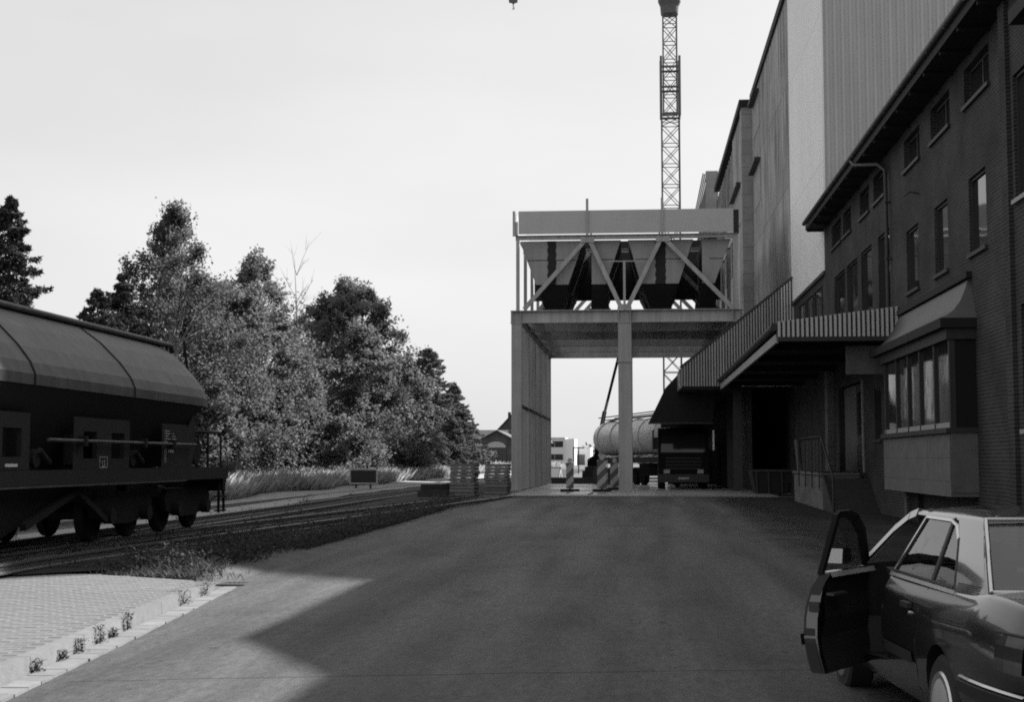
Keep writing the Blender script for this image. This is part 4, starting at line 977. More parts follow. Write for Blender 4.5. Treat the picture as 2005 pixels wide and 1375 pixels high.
# ---- pallets stacked by the track
me_pal = MB()
for k in range(6): me_pal.box(-0.5 + k * 0.17, -0.5 + k * 0.17 + 0.145, -0.4, 0.4, 0.118, 0.138)
for x in (-0.49, -0.06, 0.37): me_pal.box(x, x + 0.12, -0.395, 0.395, 0.0, 0.018)
for y in (-0.4, -0.05, 0.31): me_pal.box(-0.5, 0.5, y, y + 0.09, 0.0185, 0.1175)
for y in (-0.414, 0.402): me_pal.box(-0.5, 0.5, y, y + 0.012, 0.014, 0.13)
me_pal.box(0.502, 0.514, -0.4, 0.4, 0.03, 0.11)
me_pal = me_pal.mesh('pallet', 'pallet')
words = ['lowest', 'second from the ground', 'third from the ground', 'fourth from the ground', 'fifth from the ground', 'sixth from the ground', 'seventh from the ground', 'eighth from the ground', 'topmost']
def stack(x, y, n, z, rz, where):
    for k in range(n):
        o = bpy.data.objects.new('pallet', me_pal); link(o); o.location = (x + random.uniform(-0.03, 0.03), y + random.uniform(-0.03, 0.03), z + k * 0.146)
        o.rotation_euler = (0, 0, rz + random.uniform(-0.025, 0.025))
        w = 'topmost' if k == n - 1 else words[k]
        tag(o, 'grey wooden pallet, %s in the %s' % (w, where), 'pallet', 'pallets stacked beside the track')
stack(-6.95, 57.6, 9, 0.31, -0.12, 'left pallet stack beside the track')
stack(-6.02, 62.0, 9, 0.285, -0.08, 'right pallet stack against the gantry column')
hp = thing('sleeper_heap', 'low dark heap of old sleepers left of the pallets', 'heap', (-8.1, 57.5, 0.29))
for k, (x, y, z, r_) in enumerate(((-8.2, 57.2, 0.42, 0.2), (-7.9, 57.6, 0.42, 0.1), (-8.05, 57.4, 0.67, 0.35))):
    m = MB(); m.beam((x - 0.55, y - r_, z), (x + 0.55, y + r_, z), 0.26, 0.24); m.build('old_sleeper', 'sleeper', hp)
# ---- framed board beside the siding
bd = thing('track_end_board', 'dark rectangular board with pale frame on short posts beside the siding', 'sign', (-14.0, 71.7, 0.3))
b0, b1, y_, za, zb2 = -14.45, -13.15, 71.7, 0.62, 1.25
MB().box(b0, b1, y_ - 0.03, y_, za, zb2).build('board', 'board', bd)
m = MB(); m.box(b0 - 0.08, b1 + 0.08, y_ - 0.045, y_ + 0.01, zb2 + 0.003, zb2 + 0.08); m.box(b0 - 0.08, b1 + 0.08, y_ - 0.045, y_ + 0.01, za - 0.08, za - 0.003); m.box(b0 - 0.08, b0 - 0.003, y_ - 0.045, y_ + 0.01, za - 0.003, zb2 + 0.003); m.box(b1 + 0.003, b1 + 0.08, y_ - 0.045, y_ + 0.01, za - 0.003, zb2 + 0.003)
m.build('frame', 'grime', bd)
for x in (-14.2, -13.45): MB().box(x - 0.05, x + 0.05, y_ + 0.012, y_ + 0.1, 0.1, zb2 - 0.1).build('post', 'wood', bd)
MB().box(-13.66, -13.60, y_ + 0.012, y_ + 0.07, zb2, zb2 + 0.35).build('stub', 'wood', bd)

# ================================================================== HOPPER WAGON
WX = -10.3
wg = thing('hopper_wagon', 'dark covered hopper wagon with faceted roof standing on the track', 'wagon', (WX, 24, 0.33))
half = [(0.0, 4.17), (0.45, 4.12), (0.86, 3.82), (1.22, 3.46), (1.42, 3.20), (1.50, 3.02), (1.50, 2.86)]
full = [(-u, z) for u, z in half[::-1]] + half[1:]
stn = [(15.0, 0.25, 0.93), (15.35, 0.66, 0.97), (16.0, 0.92, 0.99), (17.0, 1, 1), (20.2, 1, 1), (24.4, 1, 1), (27.9, 1, 1), (28.6, 0.975, 0.997), (29.2, 0.90, 0.985), (29.7, 0.77, 0.965), (30.1, 0.56, 0.945), (30.3, 0.3, 0.93)]
m = MB(); m.grid([[(WX + u * s_, y, 2.86 + (z - 2.86) * h) for u, z in full] for y, s_, h in stn])
i = len(m.v); n_ = len(full)
m.f.append(tuple(range(n_))); m.f.append(tuple(range((len(stn) - 1) * n_, len(stn) * n_))[::-1])
body = m.build('body', 'wagon', wg)
# folded lower rim and inward sloping hopper sides
for s_ in (-1, 1):
    MB().hexa([(WX + s_ * 0.75, 16.5, 1.62), (WX + s_ * 0.78, 16.5, 1.62), (WX + s_ * 0.78, 28.4, 1.62), (WX + s_ * 0.75, 28.4, 1.62), (WX + s_ * 1.46, 16.0, 2.86), (WX + s_ * 1.49, 16.0, 2.86), (WX + s_ * 1.49, 28.3, 2.86), (WX + s_ * 1.46, 28.3, 2.86)]).build('hopper_side', 'wagonb', wg)
MB().hexa([(WX - 0.7, 27.6, 1.6), (WX + 0.7, 27.6, 1.6), (WX + 0.7, 27.7, 1.6), (WX - 0.7, 27.7, 1.6), (WX - 1.25, 29.0, 2.87), (WX + 1.25, 29.0, 2.87), (WX + 1.25, 29.1, 2.87), (WX - 1.25, 29.1, 2.87)]).build('hopper_end', 'wagonb', wg)
for y in (20.2, 24.4):
    pts = [(WX + u * 1.004, y, z + 0.004) for u, z in full]
    MB().tube(pts, 0.018, 6).build('weld_seam', 'wagonb', body)
MB().box(WX - 0.42, WX + 0.42, 15.6, 29.6, 4.17, 4.22).build('roof_walkway', 'wagonb', body)
MB().tube([(WX + 0.46, 15.6, 4.19), (WX + 0.46, 29.4, 4.19), (WX + 0.40, 29.7, 4.08)], 0.055, 8).build('roof_hatch_bar', 'wagon', body, smooth=60)
for y in (17.5, 20.5, 23.5, 26.5): MB().box(WX - 0.3, WX + 0.3, y, y + 0.9, 4.222, 4.26).build('hatch', 'wagonb', body)
# lower side plates with oval windows
XS = -8.92
for (a, b, hl) in ((17.2, 20.36, [(17.7, 18.3, 1.80, 2.22), (19.45, 20.08, 1.80, 2.22)]), (22.0, 24.53, [(22.42, 23.0, 1.78, 2.22), (23.66, 24.28, 1.78, 2.22)]), (26.25, 27.75, [])):
    m = MB(); wall_cells(m, XS, a, b, 1.605, 2.45, hl, -0.08)
    p = m.build('side_plate', 'wagond', wg, fix=False)
    for (ya, yb, za, zb3) in hl:
        MB().box(XS - 0.30, XS - 0.28, ya - 0.1, yb + 0.1, za - 0.1, zb3 + 0.1).build('recess', 'black', p)
MB().prism([(27.76, 1.605), (27.76, 2.35), (28.2, 2.70), (28.3, 2.1), (28.1, 1.605)], 'x', XS - 0.02, XS).build('end_gusset', 'wagond', wg)
for (a, b) in ((20.4, 21.96), (24.57, 26.2)):
    MB().box(XS - 0.6, XS - 0.58, a, b, 1.6, 2.6).build('recess_back', 'black', wg)
    MB().tube([(XS - 0.3, a + 0.3, 1.75), (XS - 0.1, a + 0.55, 1.9), (XS - 0.1, a + 0.9, 1.72)], 0.05, 8).build('lever', 'wagond', wg)
    m = MB(); m.tube([(XS - 0.2, a + 0.5, 1.78), (XS - 0.12, a + 0.5, 1.78)], 0.14, 12); m.build('hand_wheel', 'wagond', wg)
MB().box(XS - 0.06, XS + 0.03, 15.6, 30.6, 1.36, 1.60).build('sole_bar', 'wagond', wg)
MB().box(XS + 0.034, XS + 0.06, 15.8, 27.6, 1.34, 1.362).build('sole_bar_lip', 'wagon', wg)
MB().box(WX - 1.38, WX - 1.25, 15.6, 30.6, 1.36, 1.60).build('sole_bar', 'wagond', wg)
MB().tube([(XS + 0.10, 20.8, 2.06), (XS + 0.10, 28.0, 2.06)], 0.028, 8).build('discharge_pipe', 'wagon', wg, smooth=60)
for y in (22.2, 25.0, 26.6): MB().box(XS + 0.02, XS + 0.15, y - 0.05, y + 0.05, 1.98, 2.14).build('pipe_clamp', 'wagonb', wg)
# markings
ry = Matrix(((0, 0, 1, 0), (1, 0, 0, 0), (0, 1, 0, 0), (0, 0, 0, 1)))          # text plane facing +X, reading along +Y
print_text('LS', 0.16, Matrix.Translation((XS + 0.006, 23.30, 1.64)) @ ry, 'lettering', 'grime', wg)
m = MB(); 
for (a, b, c, d) in ((23.12, 23.48, 1.800, 1.812), (23.12, 23.48, 1.622, 1.634), (23.12, 23.135, 1.634, 1.80), (23.465, 23.48, 1.634, 1.80)): m.box(XS + 0.002, XS + 0.005, a, b, c, d)
m.build('mark_box', 'grime', wg)
m = MB()
for k in range(5): m.box(XS + 0.002, XS + 0.005, 26.40, 26.40 + (0.30, 0.30, 0.22, 0.34, 0.26)[k], 2.30 - k * 0.05, 2.318 - k * 0.05)
for k in range(4): m.box(XS + 0.002, XS + 0.005, 26.85, 26.85 + (0.10, 0.18, 0.22, 0.2)[k], 2.25 - k * 0.05, 2.268 - k * 0.05)
for k in range(7): m.box(XS + 0.002, XS + 0.005, 26.40, 26.52, 1.95 - k * 0.04, 1.965 - k * 0.04)
m.box(XS + 0.002, XS + 0.005, 26.62, 26.95, 1.90, 1.95)
m.build('data_lettering', 'grime', wg)
MB().box(XS + 0.002, XS + 0.006, 19.55, 19.95, 1.655, 1.70).build('mark_plate', 'white', wg)
# discharge chutes
MB().hexa([(WX + 0.3, 18.2, 0.58), (WX + 1.0, 18.2, 0.58), (WX + 1.0, 20.2, 0.58), (WX + 0.3, 20.2, 0.58), (WX + 0.2, 17.4, 1.36), (WX + 1.15, 17.4, 1.36), (WX + 1.15, 23.2, 1.36), (WX + 0.2, 23.2, 1.36)]).build('chute', 'wagonb', wg)
MB().box(WX - 1.1, WX + 1.0, 23.2, 27.2, 1.05, 1.36).build('discharge_box', 'wagonb', wg)
for p, q in (((WX + 1.2, 20.6, 0.75), (WX + 1.2, 22.6, 1.25)), ((WX + 1.2, 22.6, 1.25), (WX + 1.2, 23.9, 0.72))): MB().beam(p, q, 0.1).build('truss_rod', 'wagonb', wg)
# bogies
def bogie(yc):
    b = MB().box(WX - 1.02, WX - 0.94, yc - 1.5, yc + 1.5, 0.72, 1.15).build('bogie', 'wagonb', wg)
    MB().prism([(yc - 1.5, 1.0), (yc - 1.35, 0.75), (yc - 0.4, 0.62), (yc + 0.4, 0.62), (yc + 1.35, 0.75), (yc + 1.5, 1.0), (yc + 1.3, 1.2), (yc - 1.3, 1.2)], 'x', WX + 0.94, WX + 1.06).build('side_frame', 'wagonb', b)
    MB().box(WX - 1.0, WX + 1.0, yc - 0.25, yc + 0.25, 0.7, 1.3).build('bolster', 'wagonb', b)
    for y in (yc - 0.93, yc + 0.93):
        for s_ in (-1, 1):
            m = MB(); x = WX + s_ * 0.75; m.tube([(x - 0.09, y, 0.79), (x - 0.065, y, 0.79), (x + 0.065, y, 0.79), (x + 0.09, y, 0.79)], [0.42, 0.46, 0.46, 0.42], 28); m.build('wheel', 'wagonb', b, smooth=30)
            m = MB(); m.tube([(WX + s_ * 1.06, y, 0.79), (WX + s_ * 1.22, y, 0.79)], 0.15, 14); m.build('axle_box', 'wagonb', b, smooth=40)
        MB().tube([(WX - 0.9, y, 0.79), (WX + 0.9, y, 0.79)], 0.08, 10).build('axle', 'wagonb', b)
bogie(28.9); bogie(25.2); bogie(17.2)
# end platform
MB().box(WX - 1.2, WX + 1.3, 28.8, 30.75, 1.37, 1.43).build('platform', 'wagond', wg)
MB().box(WX - 1.25, WX + 1.25, 30.76, 30.95, 1.08, 1.60).build('headstock', 'wagonb', wg)
for s_ in (-1, 1):
    m = MB(); x = WX + s_ * 0.88; m.tube([(x, 30.95, 1.36), (x, 31.35, 1.36), (x, 31.36, 1.36), (x, 31.44, 1.36)], [0.11, 0.11, 0.26, 0.26], 18); m.build('buffer', 'wagonb', wg, smooth=30)
m = MB(); m.tube([(WX, 30.9, 1.3), (WX, 31.3, 1.25), (WX + 0.02, 31.4, 1.0)], 0.06, 8); m.build('coupling', 'wagonb', wg)
m = MB()
m.tube([(WX + 1.2, 28.75, 2.35), (WX + 1.2, 30.45, 2.35), (WX + 1.2, 30.70, 2.25), (WX + 1.2, 30.70, 1.43)], 0.026, 6); m.tube([(WX - 1.2, 30.70, 1.43), (WX - 1.2, 30.70, 2.35), (WX + 1.2, 30.70, 2.35)], 0.026, 6)
m.tube([(WX + 1.2, 29.75, 1.43), (WX + 1.2, 29.75, 2.35)], 0.026, 6); m.build('handrail', 'wagonb', wg)
m = MB()
for s_ in (0, 0.4): m.tube([(WX + 0.4 + s_, 30.35, 1.43), (WX + 0.4 + s_, 29.85, 2.9), (WX + 0.3 + s_, 29.55, 4.3)], 0.03, 6)
for k in range(8): t = k / 8; m.tube([(WX + 0.4, 30.30 - 0.5 * t, 1.6 + 1.35 * t), (WX + 0.8, 30.30 - 0.5 * t, 1.6 + 1.35 * t)], 0.016, 5)
m.build('ladder', 'wagonb', wg)
m = MB(); m.beam((WX + 1.22, 30.55, 1.4), (WX + 1.24, 30.45, 0.62), 0.05); m.beam((WX + 1.22, 30.87, 1.4), (WX + 1.24, 30.85, 0.62), 0.05)
for z in (0.64, 0.95): m.box(WX + 1.14, WX + 1.30, 30.45, 30.87, z, z + 0.03)
m.build('step', 'wagonb', wg)
m = MB(); m.tube([(WX + 0.9, 29.65, 1.9), (WX + 1.0, 29.65, 1.9)], 0.24, 20); m.build('brake_wheel', 'wagonb', wg)

# ================================================================== PARKED CAR
CXc, CY0 = 2.645, 8.64
car = thing('parked_car', 'dark metallic saloon car at the right with its front left door open', 'car', (CXc, CY0, 0))
W = lambda u, y, z: (CXc + u, CY0 + y, z)              # u lateral (left is negative), y forward from the rear axle
def deck(y):                                           # height of bonnet / boot / beltline
    pts = [(-1.2, 0.86), (-1.1, 0.945), (-0.7, 0.985), (-0.2, 0.965), (1.0, 0.945), (2.1, 0.955), (2.9, 0.86), (3.4, 0.76), (3.58, 0.64)]
    for (a, za), (b, zb3) in zip(pts, pts[1:]):
        if y <= b: t = max(0, (y - a) / (b - a)); return za + (zb3 - za) * t
    return pts[-1][1]
def plan(y):
    if y > 2.6: return 1 - 0.16 * ((y - 2.6) / 1.0) ** 2
    if y < -0.5: return 1 - 0.10 * ((-0.5 - y) / 0.7) ** 2
    return 1.0
prof_s = [(0.0, 0.20), (0.70, 0.20), (0.82, 0.24), (0.865, 0.36), (0.893, 0.52), (0.905, 0.62), (0.902, 0.71), (0.888, 0.79), (0.858, 0.87), (0.815, 0.93)]
ys_ = [-1.22, -1.2, -1.15, -1.05, -0.9, -0.7, -0.5, -0.3, -0.1, 0.1, 0.3, 0.6, 0.9, 1.2, 1.5, 1.8, 2.1, 2.3, 2.5, 2.7, 2.9, 3.1, 3.3, 3.45, 3.55, 3.6]
def cr_spline(P, n):
    P = [np.array(p, float) for p in P]; P = [2 * P[0] - P[1]] + P + [2 * P[-1] - P[-2]]; o_ = []
    for i in range(1, len(P) - 2):
        for k in range(n):
            t = k / n; p0, p1, p2, p3 = P[i - 1:i + 3]
            o_.append(0.5 * (2 * p1 + (p2 - p0) * t + (2 * p0 - 5 * p1 + 4 * p2 - p3) * t * t + (3 * p1 - p0 - 3 * p2 + p3) * t ** 3))
    o_.append(P[-2]); return o_
_dk = cr_spline([(-1.3, 0.80), (-1.18, 0.87), (-1.08, 0.945), (-0.7, 0.985), (-0.2, 0.965), (1.0, 0.945), (2.1, 0.955), (2.9, 0.86), (3.4, 0.76), (3.58, 0.64), (3.7, 0.5)], 8)
def deck(y): return float(np.interp(y, [p[0] for p in _dk], [p[1] for p in _dk]))
prof_f = [tuple(p) for p in cr_spline(prof_s[2:], 4)]
prof_f = [(0.0, 0.20), (0.70, 0.20), (0.78, 0.21)] + prof_f
ys_ = [-1.22, -1.21, -1.19, -1.16, -1.12, -1.07, -1.0] + list(np.arange(-0.92, 3.3, 0.09)) + [3.3, 3.38, 3.45, 3.51, 3.55, 3.58, 3.6]
rows = []
for y in ys_:
    dk = deck(y); e = plan(y); row = []
    if y > 3.4: e *= 1 - 0.10 * ((y - 3.4) / 0.2) ** 2
    if y < -1.05: e *= 1 - 0.05 * ((-1.05 - y) / 0.17) ** 2
    zs = 0.20 + 0.20 * max(0, min(1, (y - 3.3) / 0.3)) + 0.16 * max(0, min(1, (-1.0 - y) / 0.22))
    for u, z in prof_f:
        zz = zs + (z - 0.20) * (dk - 0.02 - zs) / 0.73
        row.append((-u * e, zz))
    row += [(-0.798 * e, dk - 0.004), (-0.77 * e, dk + 0.004), (-0.7 * e, dk + 0.012), (-0.5 * e, dk + 0.022), (-0.25 * e, dk + 0.028), (0, dk + 0.03)]
    row = row + [(-u, z) for u, z in row[-2:0:-1]]
    rows.append([W(u, y, z) for u, z in row + row[:1]])
m = MB(); m.grid(rows); nr = len(rows[0]) - 1; base = (len(ys_) - 1) * (nr + 1)
m.f.append(tuple(range(nr))[::-1]); m.f.append(tuple(base + k for k in range(nr)))
shell = m.mesh('body', 'paint', (CXc, CY0, 0), None)
bm = bmesh.new(); bm.from_mesh(shell); bmesh.ops.remove_doubles(bm, verts=bm.verts, dist=0.0005); bmesh.ops.recalc_face_normals(bm, faces=bm.faces); bm.to_mesh(shell); bm.free()
bo = bpy.data.objects.new('body', shell); link(bo)
cut = MB()
for y in (0.0, 2.69):
    for s_ in (-1, 1): cut.tube([(s_ * 0.62, y, 0.315), (s_ * 1.05, y, 0.315)], 0.355, 32)
cuto = bpy.data.objects.new('cut', cut.mesh('cut', 'trim')); link(cuto)
cut2 = MB().prism([(1.30, 0.42), (2.1, 0.36), (2.27, 0.60), (2.22, 1.2), (1.45, 1.2), (1.36, 0.8)], 'x', -1.0, -0.30)
cut3 = MB().box(-0.74, 0.74, -0.35, 2.05, 0.45, 1.2)
cc2 = bpy.data.objects.new('cut', cut2.mesh('cut', 'trim')); cc3 = bpy.data.objects.new('cut', cut3.mesh('cut', 'trim')); link(cc2); link(cc3)
for c in (cuto, cc3, cc2):
    md = bo.modifiers.new('b', 'BOOLEAN'); md.operation = 'DIFFERENCE'; md.solver = 'EXACT'; md.object = c
    try: md.material_mode = 'TRANSFER'
    except Exception: pass
dg = bpy.context.evaluated_depsgraph_get(); me2 = bpy.data.meshes.new_from_object(bo.evaluated_get(dg))
bo.modifiers.clear(); bo.data = me2; me2.shade_smooth(); me2.set_sharp_from_angle(angle=R(28))
for c in (cuto, cc2, cc3): bpy.data.objects.remove(c)
bo.name = 'body'; bo.parent = car; OFF[bo.name] = (CXc, CY0, 0)
# greenhouse side: plane u(z)
def gu(z): return 0.812 - (z - 0.945) * 0.48
def gpt(y, z, s_, o=0.0): return W(s_ * (gu(z) + o), y, z)
def side_poly(name, pts, mt, parent, s_, o=0.0, th=0.02):
    m = MB(); n = len(pts); i = 0
    m.v = [gpt(y, z, s_, o) for y, z in pts] + [gpt(y, z, s_, o - th) for y, z in pts]
    m.f.append(tuple(range(n))); m.f.append(tuple(range(n, 2 * n))[::-1])
    for k in range(n): m.f.append((k, (k + 1) % n, n + (k + 1) % n, n + k))
    return m.build(name, mt, parent)
ztop = 1.352
def strip(pts, w):                                     # thickened polyline in (y,z) -> list of quads
    out_ = []
    for (a, b), (c, d) in zip(pts, pts[1:]):
        L_ = math.hypot(c - a, d - b); nx_, nz_ = -(d - b) / L_ * w / 2, (c - a) / L_ * w / 2
        e = 0.25 * w; ux, uz = (c - a) / L_ * e, (d - b) / L_ * e
        out_.append([(a + nx_ - ux, b + nz_ - uz), (c + nx_ + ux, d + nz_ + uz), (c - nx_ + ux, d - nz_ + uz), (a - nx_ - ux, b - nz_ - uz)])
    return out_
for s_ in (-1, 1):
    side_poly('c_pillar', [(-0.57, 0.965), (-0.02, 0.945), (0.31, 1.24), (0.46, 1.335), (0.48, ztop), (0.01, ztop)], 'paint', car, s_)
    for q in strip([(2.28, 0.955), (1.84, 1.225), (1.60, 1.325), (1.46, ztop)], 0.055): side_poly('a_pillar', q, 'paint', car, s_)
    for q in strip([(1.41, 0.945), (1.20, ztop)], 0.085): side_poly('b_pillar', q, 'trim', car, s_, -0.012)
    for q in strip([(1.365, 0.945), (1.165, 1.335)], 0.020): side_poly('window_trim', q, 'chrome', car, s_, 0.006, 0.012)
    for q in strip([(1.16, 1.335), (0.60, 1.335), (0.46, 1.31), (0.32, 1.235)], 0.016): side_poly('window_trim', q, 'chrome', car, s_, 0.005, 0.012)
    for q in strip([(0.575, 1.335), (0.455, 0.945)], 0.045): side_poly('window_divider', q, 'trim', car, s_, 0.002)
    for q in strip([(1.39, 0.946), (-0.05, 0.946)], 0.022): side_poly('belt_trim', q, 'chrome', car, s_, 0.012, 0.012)
    for q in strip([(1.38, 0.968), (0.01, 0.968)], 0.012): side_poly('belt_seal', q, 'trim', car, s_, 0.009, 0.012)
    for q in strip([(-0.03, 0.955), (0.31, 1.235)], 0.014): side_poly('window_trim', q, 'trim', car, s_, 0.004, 0.012)
    side_poly('rear_window', [(1.36, 0.95), (1.165, 1.335), (0.59, 1.335), (0.47, 0.95)], 'carglass', car, s_, -0.008, 0.004)
    side_poly('quarter_window', [(0.44, 0.95), (0.56, 1.335), (0.46, 1.315), (0.31, 1.24), (-0.03, 0.95)], 'carglass', car, s_, -0.008, 0.004)
    for k in range(5): side_poly('vent_slat', [(-0.05, 0.952 + k * 0.011), (-0.46, 0.962 + k * 0.011), (-0.45, 0.967 + k * 0.011), (-0.05, 0.957 + k * 0.011)], 'trim', car, s_, 0.004, 0.004)
side_poly('front_window', [(2.20, 0.96), (1.80, 1.215), (1.52, 1.325), (1.44, 1.335), (1.24, 1.335), (1.44, 0.95)], 'carglass', car, 1, -0.008, 0.004)
# roof
yr = [0.0, 0.1, 0.28, 0.55, 0.87, 1.15, 1.38, 1.49]
zr_ = [1.372, 1.388, 1.404, 1.416, 1.417, 1.41, 1.395, 1.375]
rows = []
for y, z in zip(yr, zr_):
    r_ = [(-gu(ztop) + 0.0, ztop - 0.012), (-gu(ztop) + 0.008, ztop + 0.006), (-gu(ztop) + 0.035, ztop + 0.022), (-0.50, z - 0.016), (-0.3, z - 0.004), (0, z)]
    r_ = [(u, min(zz, z)) for u, zz in r_]
    rows.append([W(u, y, zz) for u, zz in r_ + [(-u, zz) for u, zz in r_[-2::-1]]])
MB().grid(rows).build('roof', 'paint', car, smooth=45, fix=True)
# windscreen and rear window, slightly bowed
def screen(name, yt, zt, wt, yb2, zb3, wb, bow):
    rows = []
    for k in range(5):
        t = k / 4; y = yt + (yb2 - yt) * t; z = zt + (zb3 - zt) * t; w = wt + (wb - wt) * t
        qs = (-1, -0.6, -0.2, 0.2, 0.6, 1)
        rows.append([W(w * q, y + bow * (1 - q * q), z) for q in (qs if bow > 0 else qs[::-1])])
    return MB().grid(rows).build(name, 'carglass', car, smooth=60, fix=False)
screen('rear_screen', -0.005, 1.352, 0.60, -0.56, 0.985, 0.745, -0.035)
screen('windscreen', 1.49, 1.362, 0.60, 2.25, 0.962, 0.755, 0.07)
for a, b, w_ in (((-0.01, 1.366, -0.612), (-0.01, 1.366, 0.612), 0.02), ((-0.01, 1.366, -0.612), (-0.58, 0.99, -0.765), 0.02), ((-0.01, 1.366, 0.612), (-0.58, 0.99, 0.765), 0.02), ((-0.595, 0.995, -0.765), (-0.595, 0.995, 0.765), 0.02)):
    n6 = 7; pts = []
    for k in range(n6):
        t = k / (n6 - 1); y = a[0] + (b[0] - a[0]) * t; z = a[1] + (b[1] - a[1]) * t; u = a[2] + (b[2] - a[2]) * t
        pts.append(W(u, y - 0.037 * (1 - (u / 0.765) ** 2), z))
    MB().tube(pts, 0.0125, 6).build('screen_trim', 'chrome', car, smooth=60)
for s_ in (-1, 1):                                     # sail panel between side glass and rear screen
    m = MB(); A_ = [gpt(0.01, ztop, s_), gpt(-0.28, 1.155, s_), gpt(-0.57, 0.965, s_)]; B_ = [W(s_ * 0.60, -0.012, 1.356), W(s_ * 0.675, -0.29, 1.165), W(s_ * 0.748, -0.58, 0.975)]
    C_ = [((p[0] + q[0]) / 2 + s_ * 0.012, (p[1] + q[1]) / 2 - 0.008, (p[2] + q[2]) / 2 + 0.012) for p, q in zip(A_, B_)]
    m.grid([A_, C_, B_]).build('sail_panel', 'paint', car, smooth=60)
# door seam, handle, mouldings on the left side
def side_u(z):
    for (u0, z0), (u1, z1) in zip(prof_s[1:], prof_s[2:]):
        if z <= z1: return u0 + (u1 - u0) * (z - z0) / (z1 - z0)
    return prof_s[-1][0]
def bpt(y, z, o=0.0, s_=-1): return W(s_ * (side_u(min(z, 0.93)) * plan(y) + o), y, z)
for s_ in (-1, 1):
    MB().tube([bpt(0.46, 0.93, 0.0, s_), bpt(0.48, 0.8, 0.0, s_), bpt(0.50, 0.62, 0.0, s_), bpt(0.53, 0.45, 0.0, s_), bpt(0.56, 0.33, 0.0, s_)], 0.0055, 5).build('door_seam', 'trim', car)
    MB().tube([bpt(1.40, 0.93, 0.0, s_), bpt(1.33, 0.75, 0.0, s_), bpt(1.28, 0.5, 0.0, s_), bpt(1.28, 0.33, 0.0, s_)], 0.0055, 5).build('door_seam', 'trim', car)
    o = MB().prism([(0.62, 0.80), (0.80, 0.80), (0.80, 0.83), (0.62, 0.83)], 'x', *sorted((CXc + s_ * 0.885, CXc + s_ * 0.915))).xform(Matrix.Translation((0, CY0, 0)))
    o.build('door_handle', 'trim', car)
    o = MB(); o.tube([(CXc + s_ * 0.89, CY0 + 0.64, 0.775), (CXc + s_ * 0.905, CY0 + 0.64, 0.775)], 0.016, 10); o.build('door_lock', 'chrome', car)
    rows = [[bpt(y, z, 0.012, s_) for z in (0.485, 0.505, 0.545, 0.56)] for y in (0.58, 0.9, 1.26)]
    MB().grid(rows).build('side_moulding', 'trim', car)
    rows = [[bpt(y, z, o_, s_) for z, o_ in ((0.47, 0.0), (0.48, 0.03), (0.545, 0.03), (0.555, 0.0))] for y in (-0.42, -0.6, -0.8, -1.0, -1.12, -1.2)]
    MB().grid(rows).build('bumper_side', 'trim', car)
    rows = [[bpt(y, z, o_, s_) for z, o_ in ((0.556, 0.004), (0.562, 0.02), (0.572, 0.004))] for y in (-0.42, -0.6, -0.8, -1.0, -1.12, -1.2)]
    MB().grid(rows).build('bumper_trim', 'chrome', car)
    rows = [[bpt(y, z, 0.006, s_) for z in (0.66, 0.72, 0.78, 0.83)] for y in (-0.92, -1.02, -1.12, -1.185)]
    lm = MB().grid(rows).build('tail_light', 'lamp', car)
    MB().tube([bpt(-0.90, 0.835, 0.006, s_), bpt(-1.05, 0.835, 0.006, s_), bpt(-1.18, 0.835, 0.006, s_)], 0.008, 5).build('light_trim', 'trim', lm)
MB().box(CXc - 0.82, CXc + 0.82, CY0 - 1.27, CY0 - 1.20, 0.40, 0.56).build('rear_bumper', 'trim', car)
MB().box(CXc - 0.28, CXc + 0.28, CY0 - 1.245, CY0 - 1.223, 0.60, 0.71).build('number_plate', 'white', car)
MB().box(CXc - 0.80, CXc + 0.80, CY0 + 3.56, CY0 + 3.68, 0.38, 0.54).build('front_bumper', 'trim', car)
MB().tube([W(-0.62, -0.70, 0.992), W(-0.66, -0.95, 0.972), W(-0.66, -1.12, 0.945)], 0.005, 5).build('boot_seam', 'trim', car)
MB().tube([W(-0.72, 2.1, 0.968), W(-0.68, 2.9, 0.878), W(-0.62, 3.4, 0.775)], 0.005, 5).build('bonnet_seam', 'trim', car)
# wheels
for y in (0.0, 2.69):
    for s_ in (-1, 1):
        x = CXc + s_ * 0.79
        m = MB(); m.tube([(x - 0.095, CY0 + y, 0.31), (x - 0.075, CY0 + y, 0.31), (x + 0.075, CY0 + y, 0.31), (x + 0.095, CY0 + y, 0.31)], [0.285, 0.31, 0.31, 0.285], 32); w_ = m.build('wheel', 'rubber', car, smooth=35)
        e = x + s_ * 0.096
        m = MB(); m.tube([(e, CY0 + y, 0.31), (e + s_ * 0.012, CY0 + y, 0.31), (e + s_ * 0.004, CY0 + y, 0.31)], [0.215, 0.205, 0.185], 32, cap=True); m.build('rim', 'chrome', w_, smooth=35)
        m = MB(); m.tube([(e + s_ * 0.005, CY0 + y, 0.31), (e + s_ * 0.018, CY0 + y, 0.31), (e + s_ * 0.024, CY0 + y, 0.31)], [0.18, 0.15, 0.05], 24); m.build('hub_cap', 'steel', w_, smooth=50)
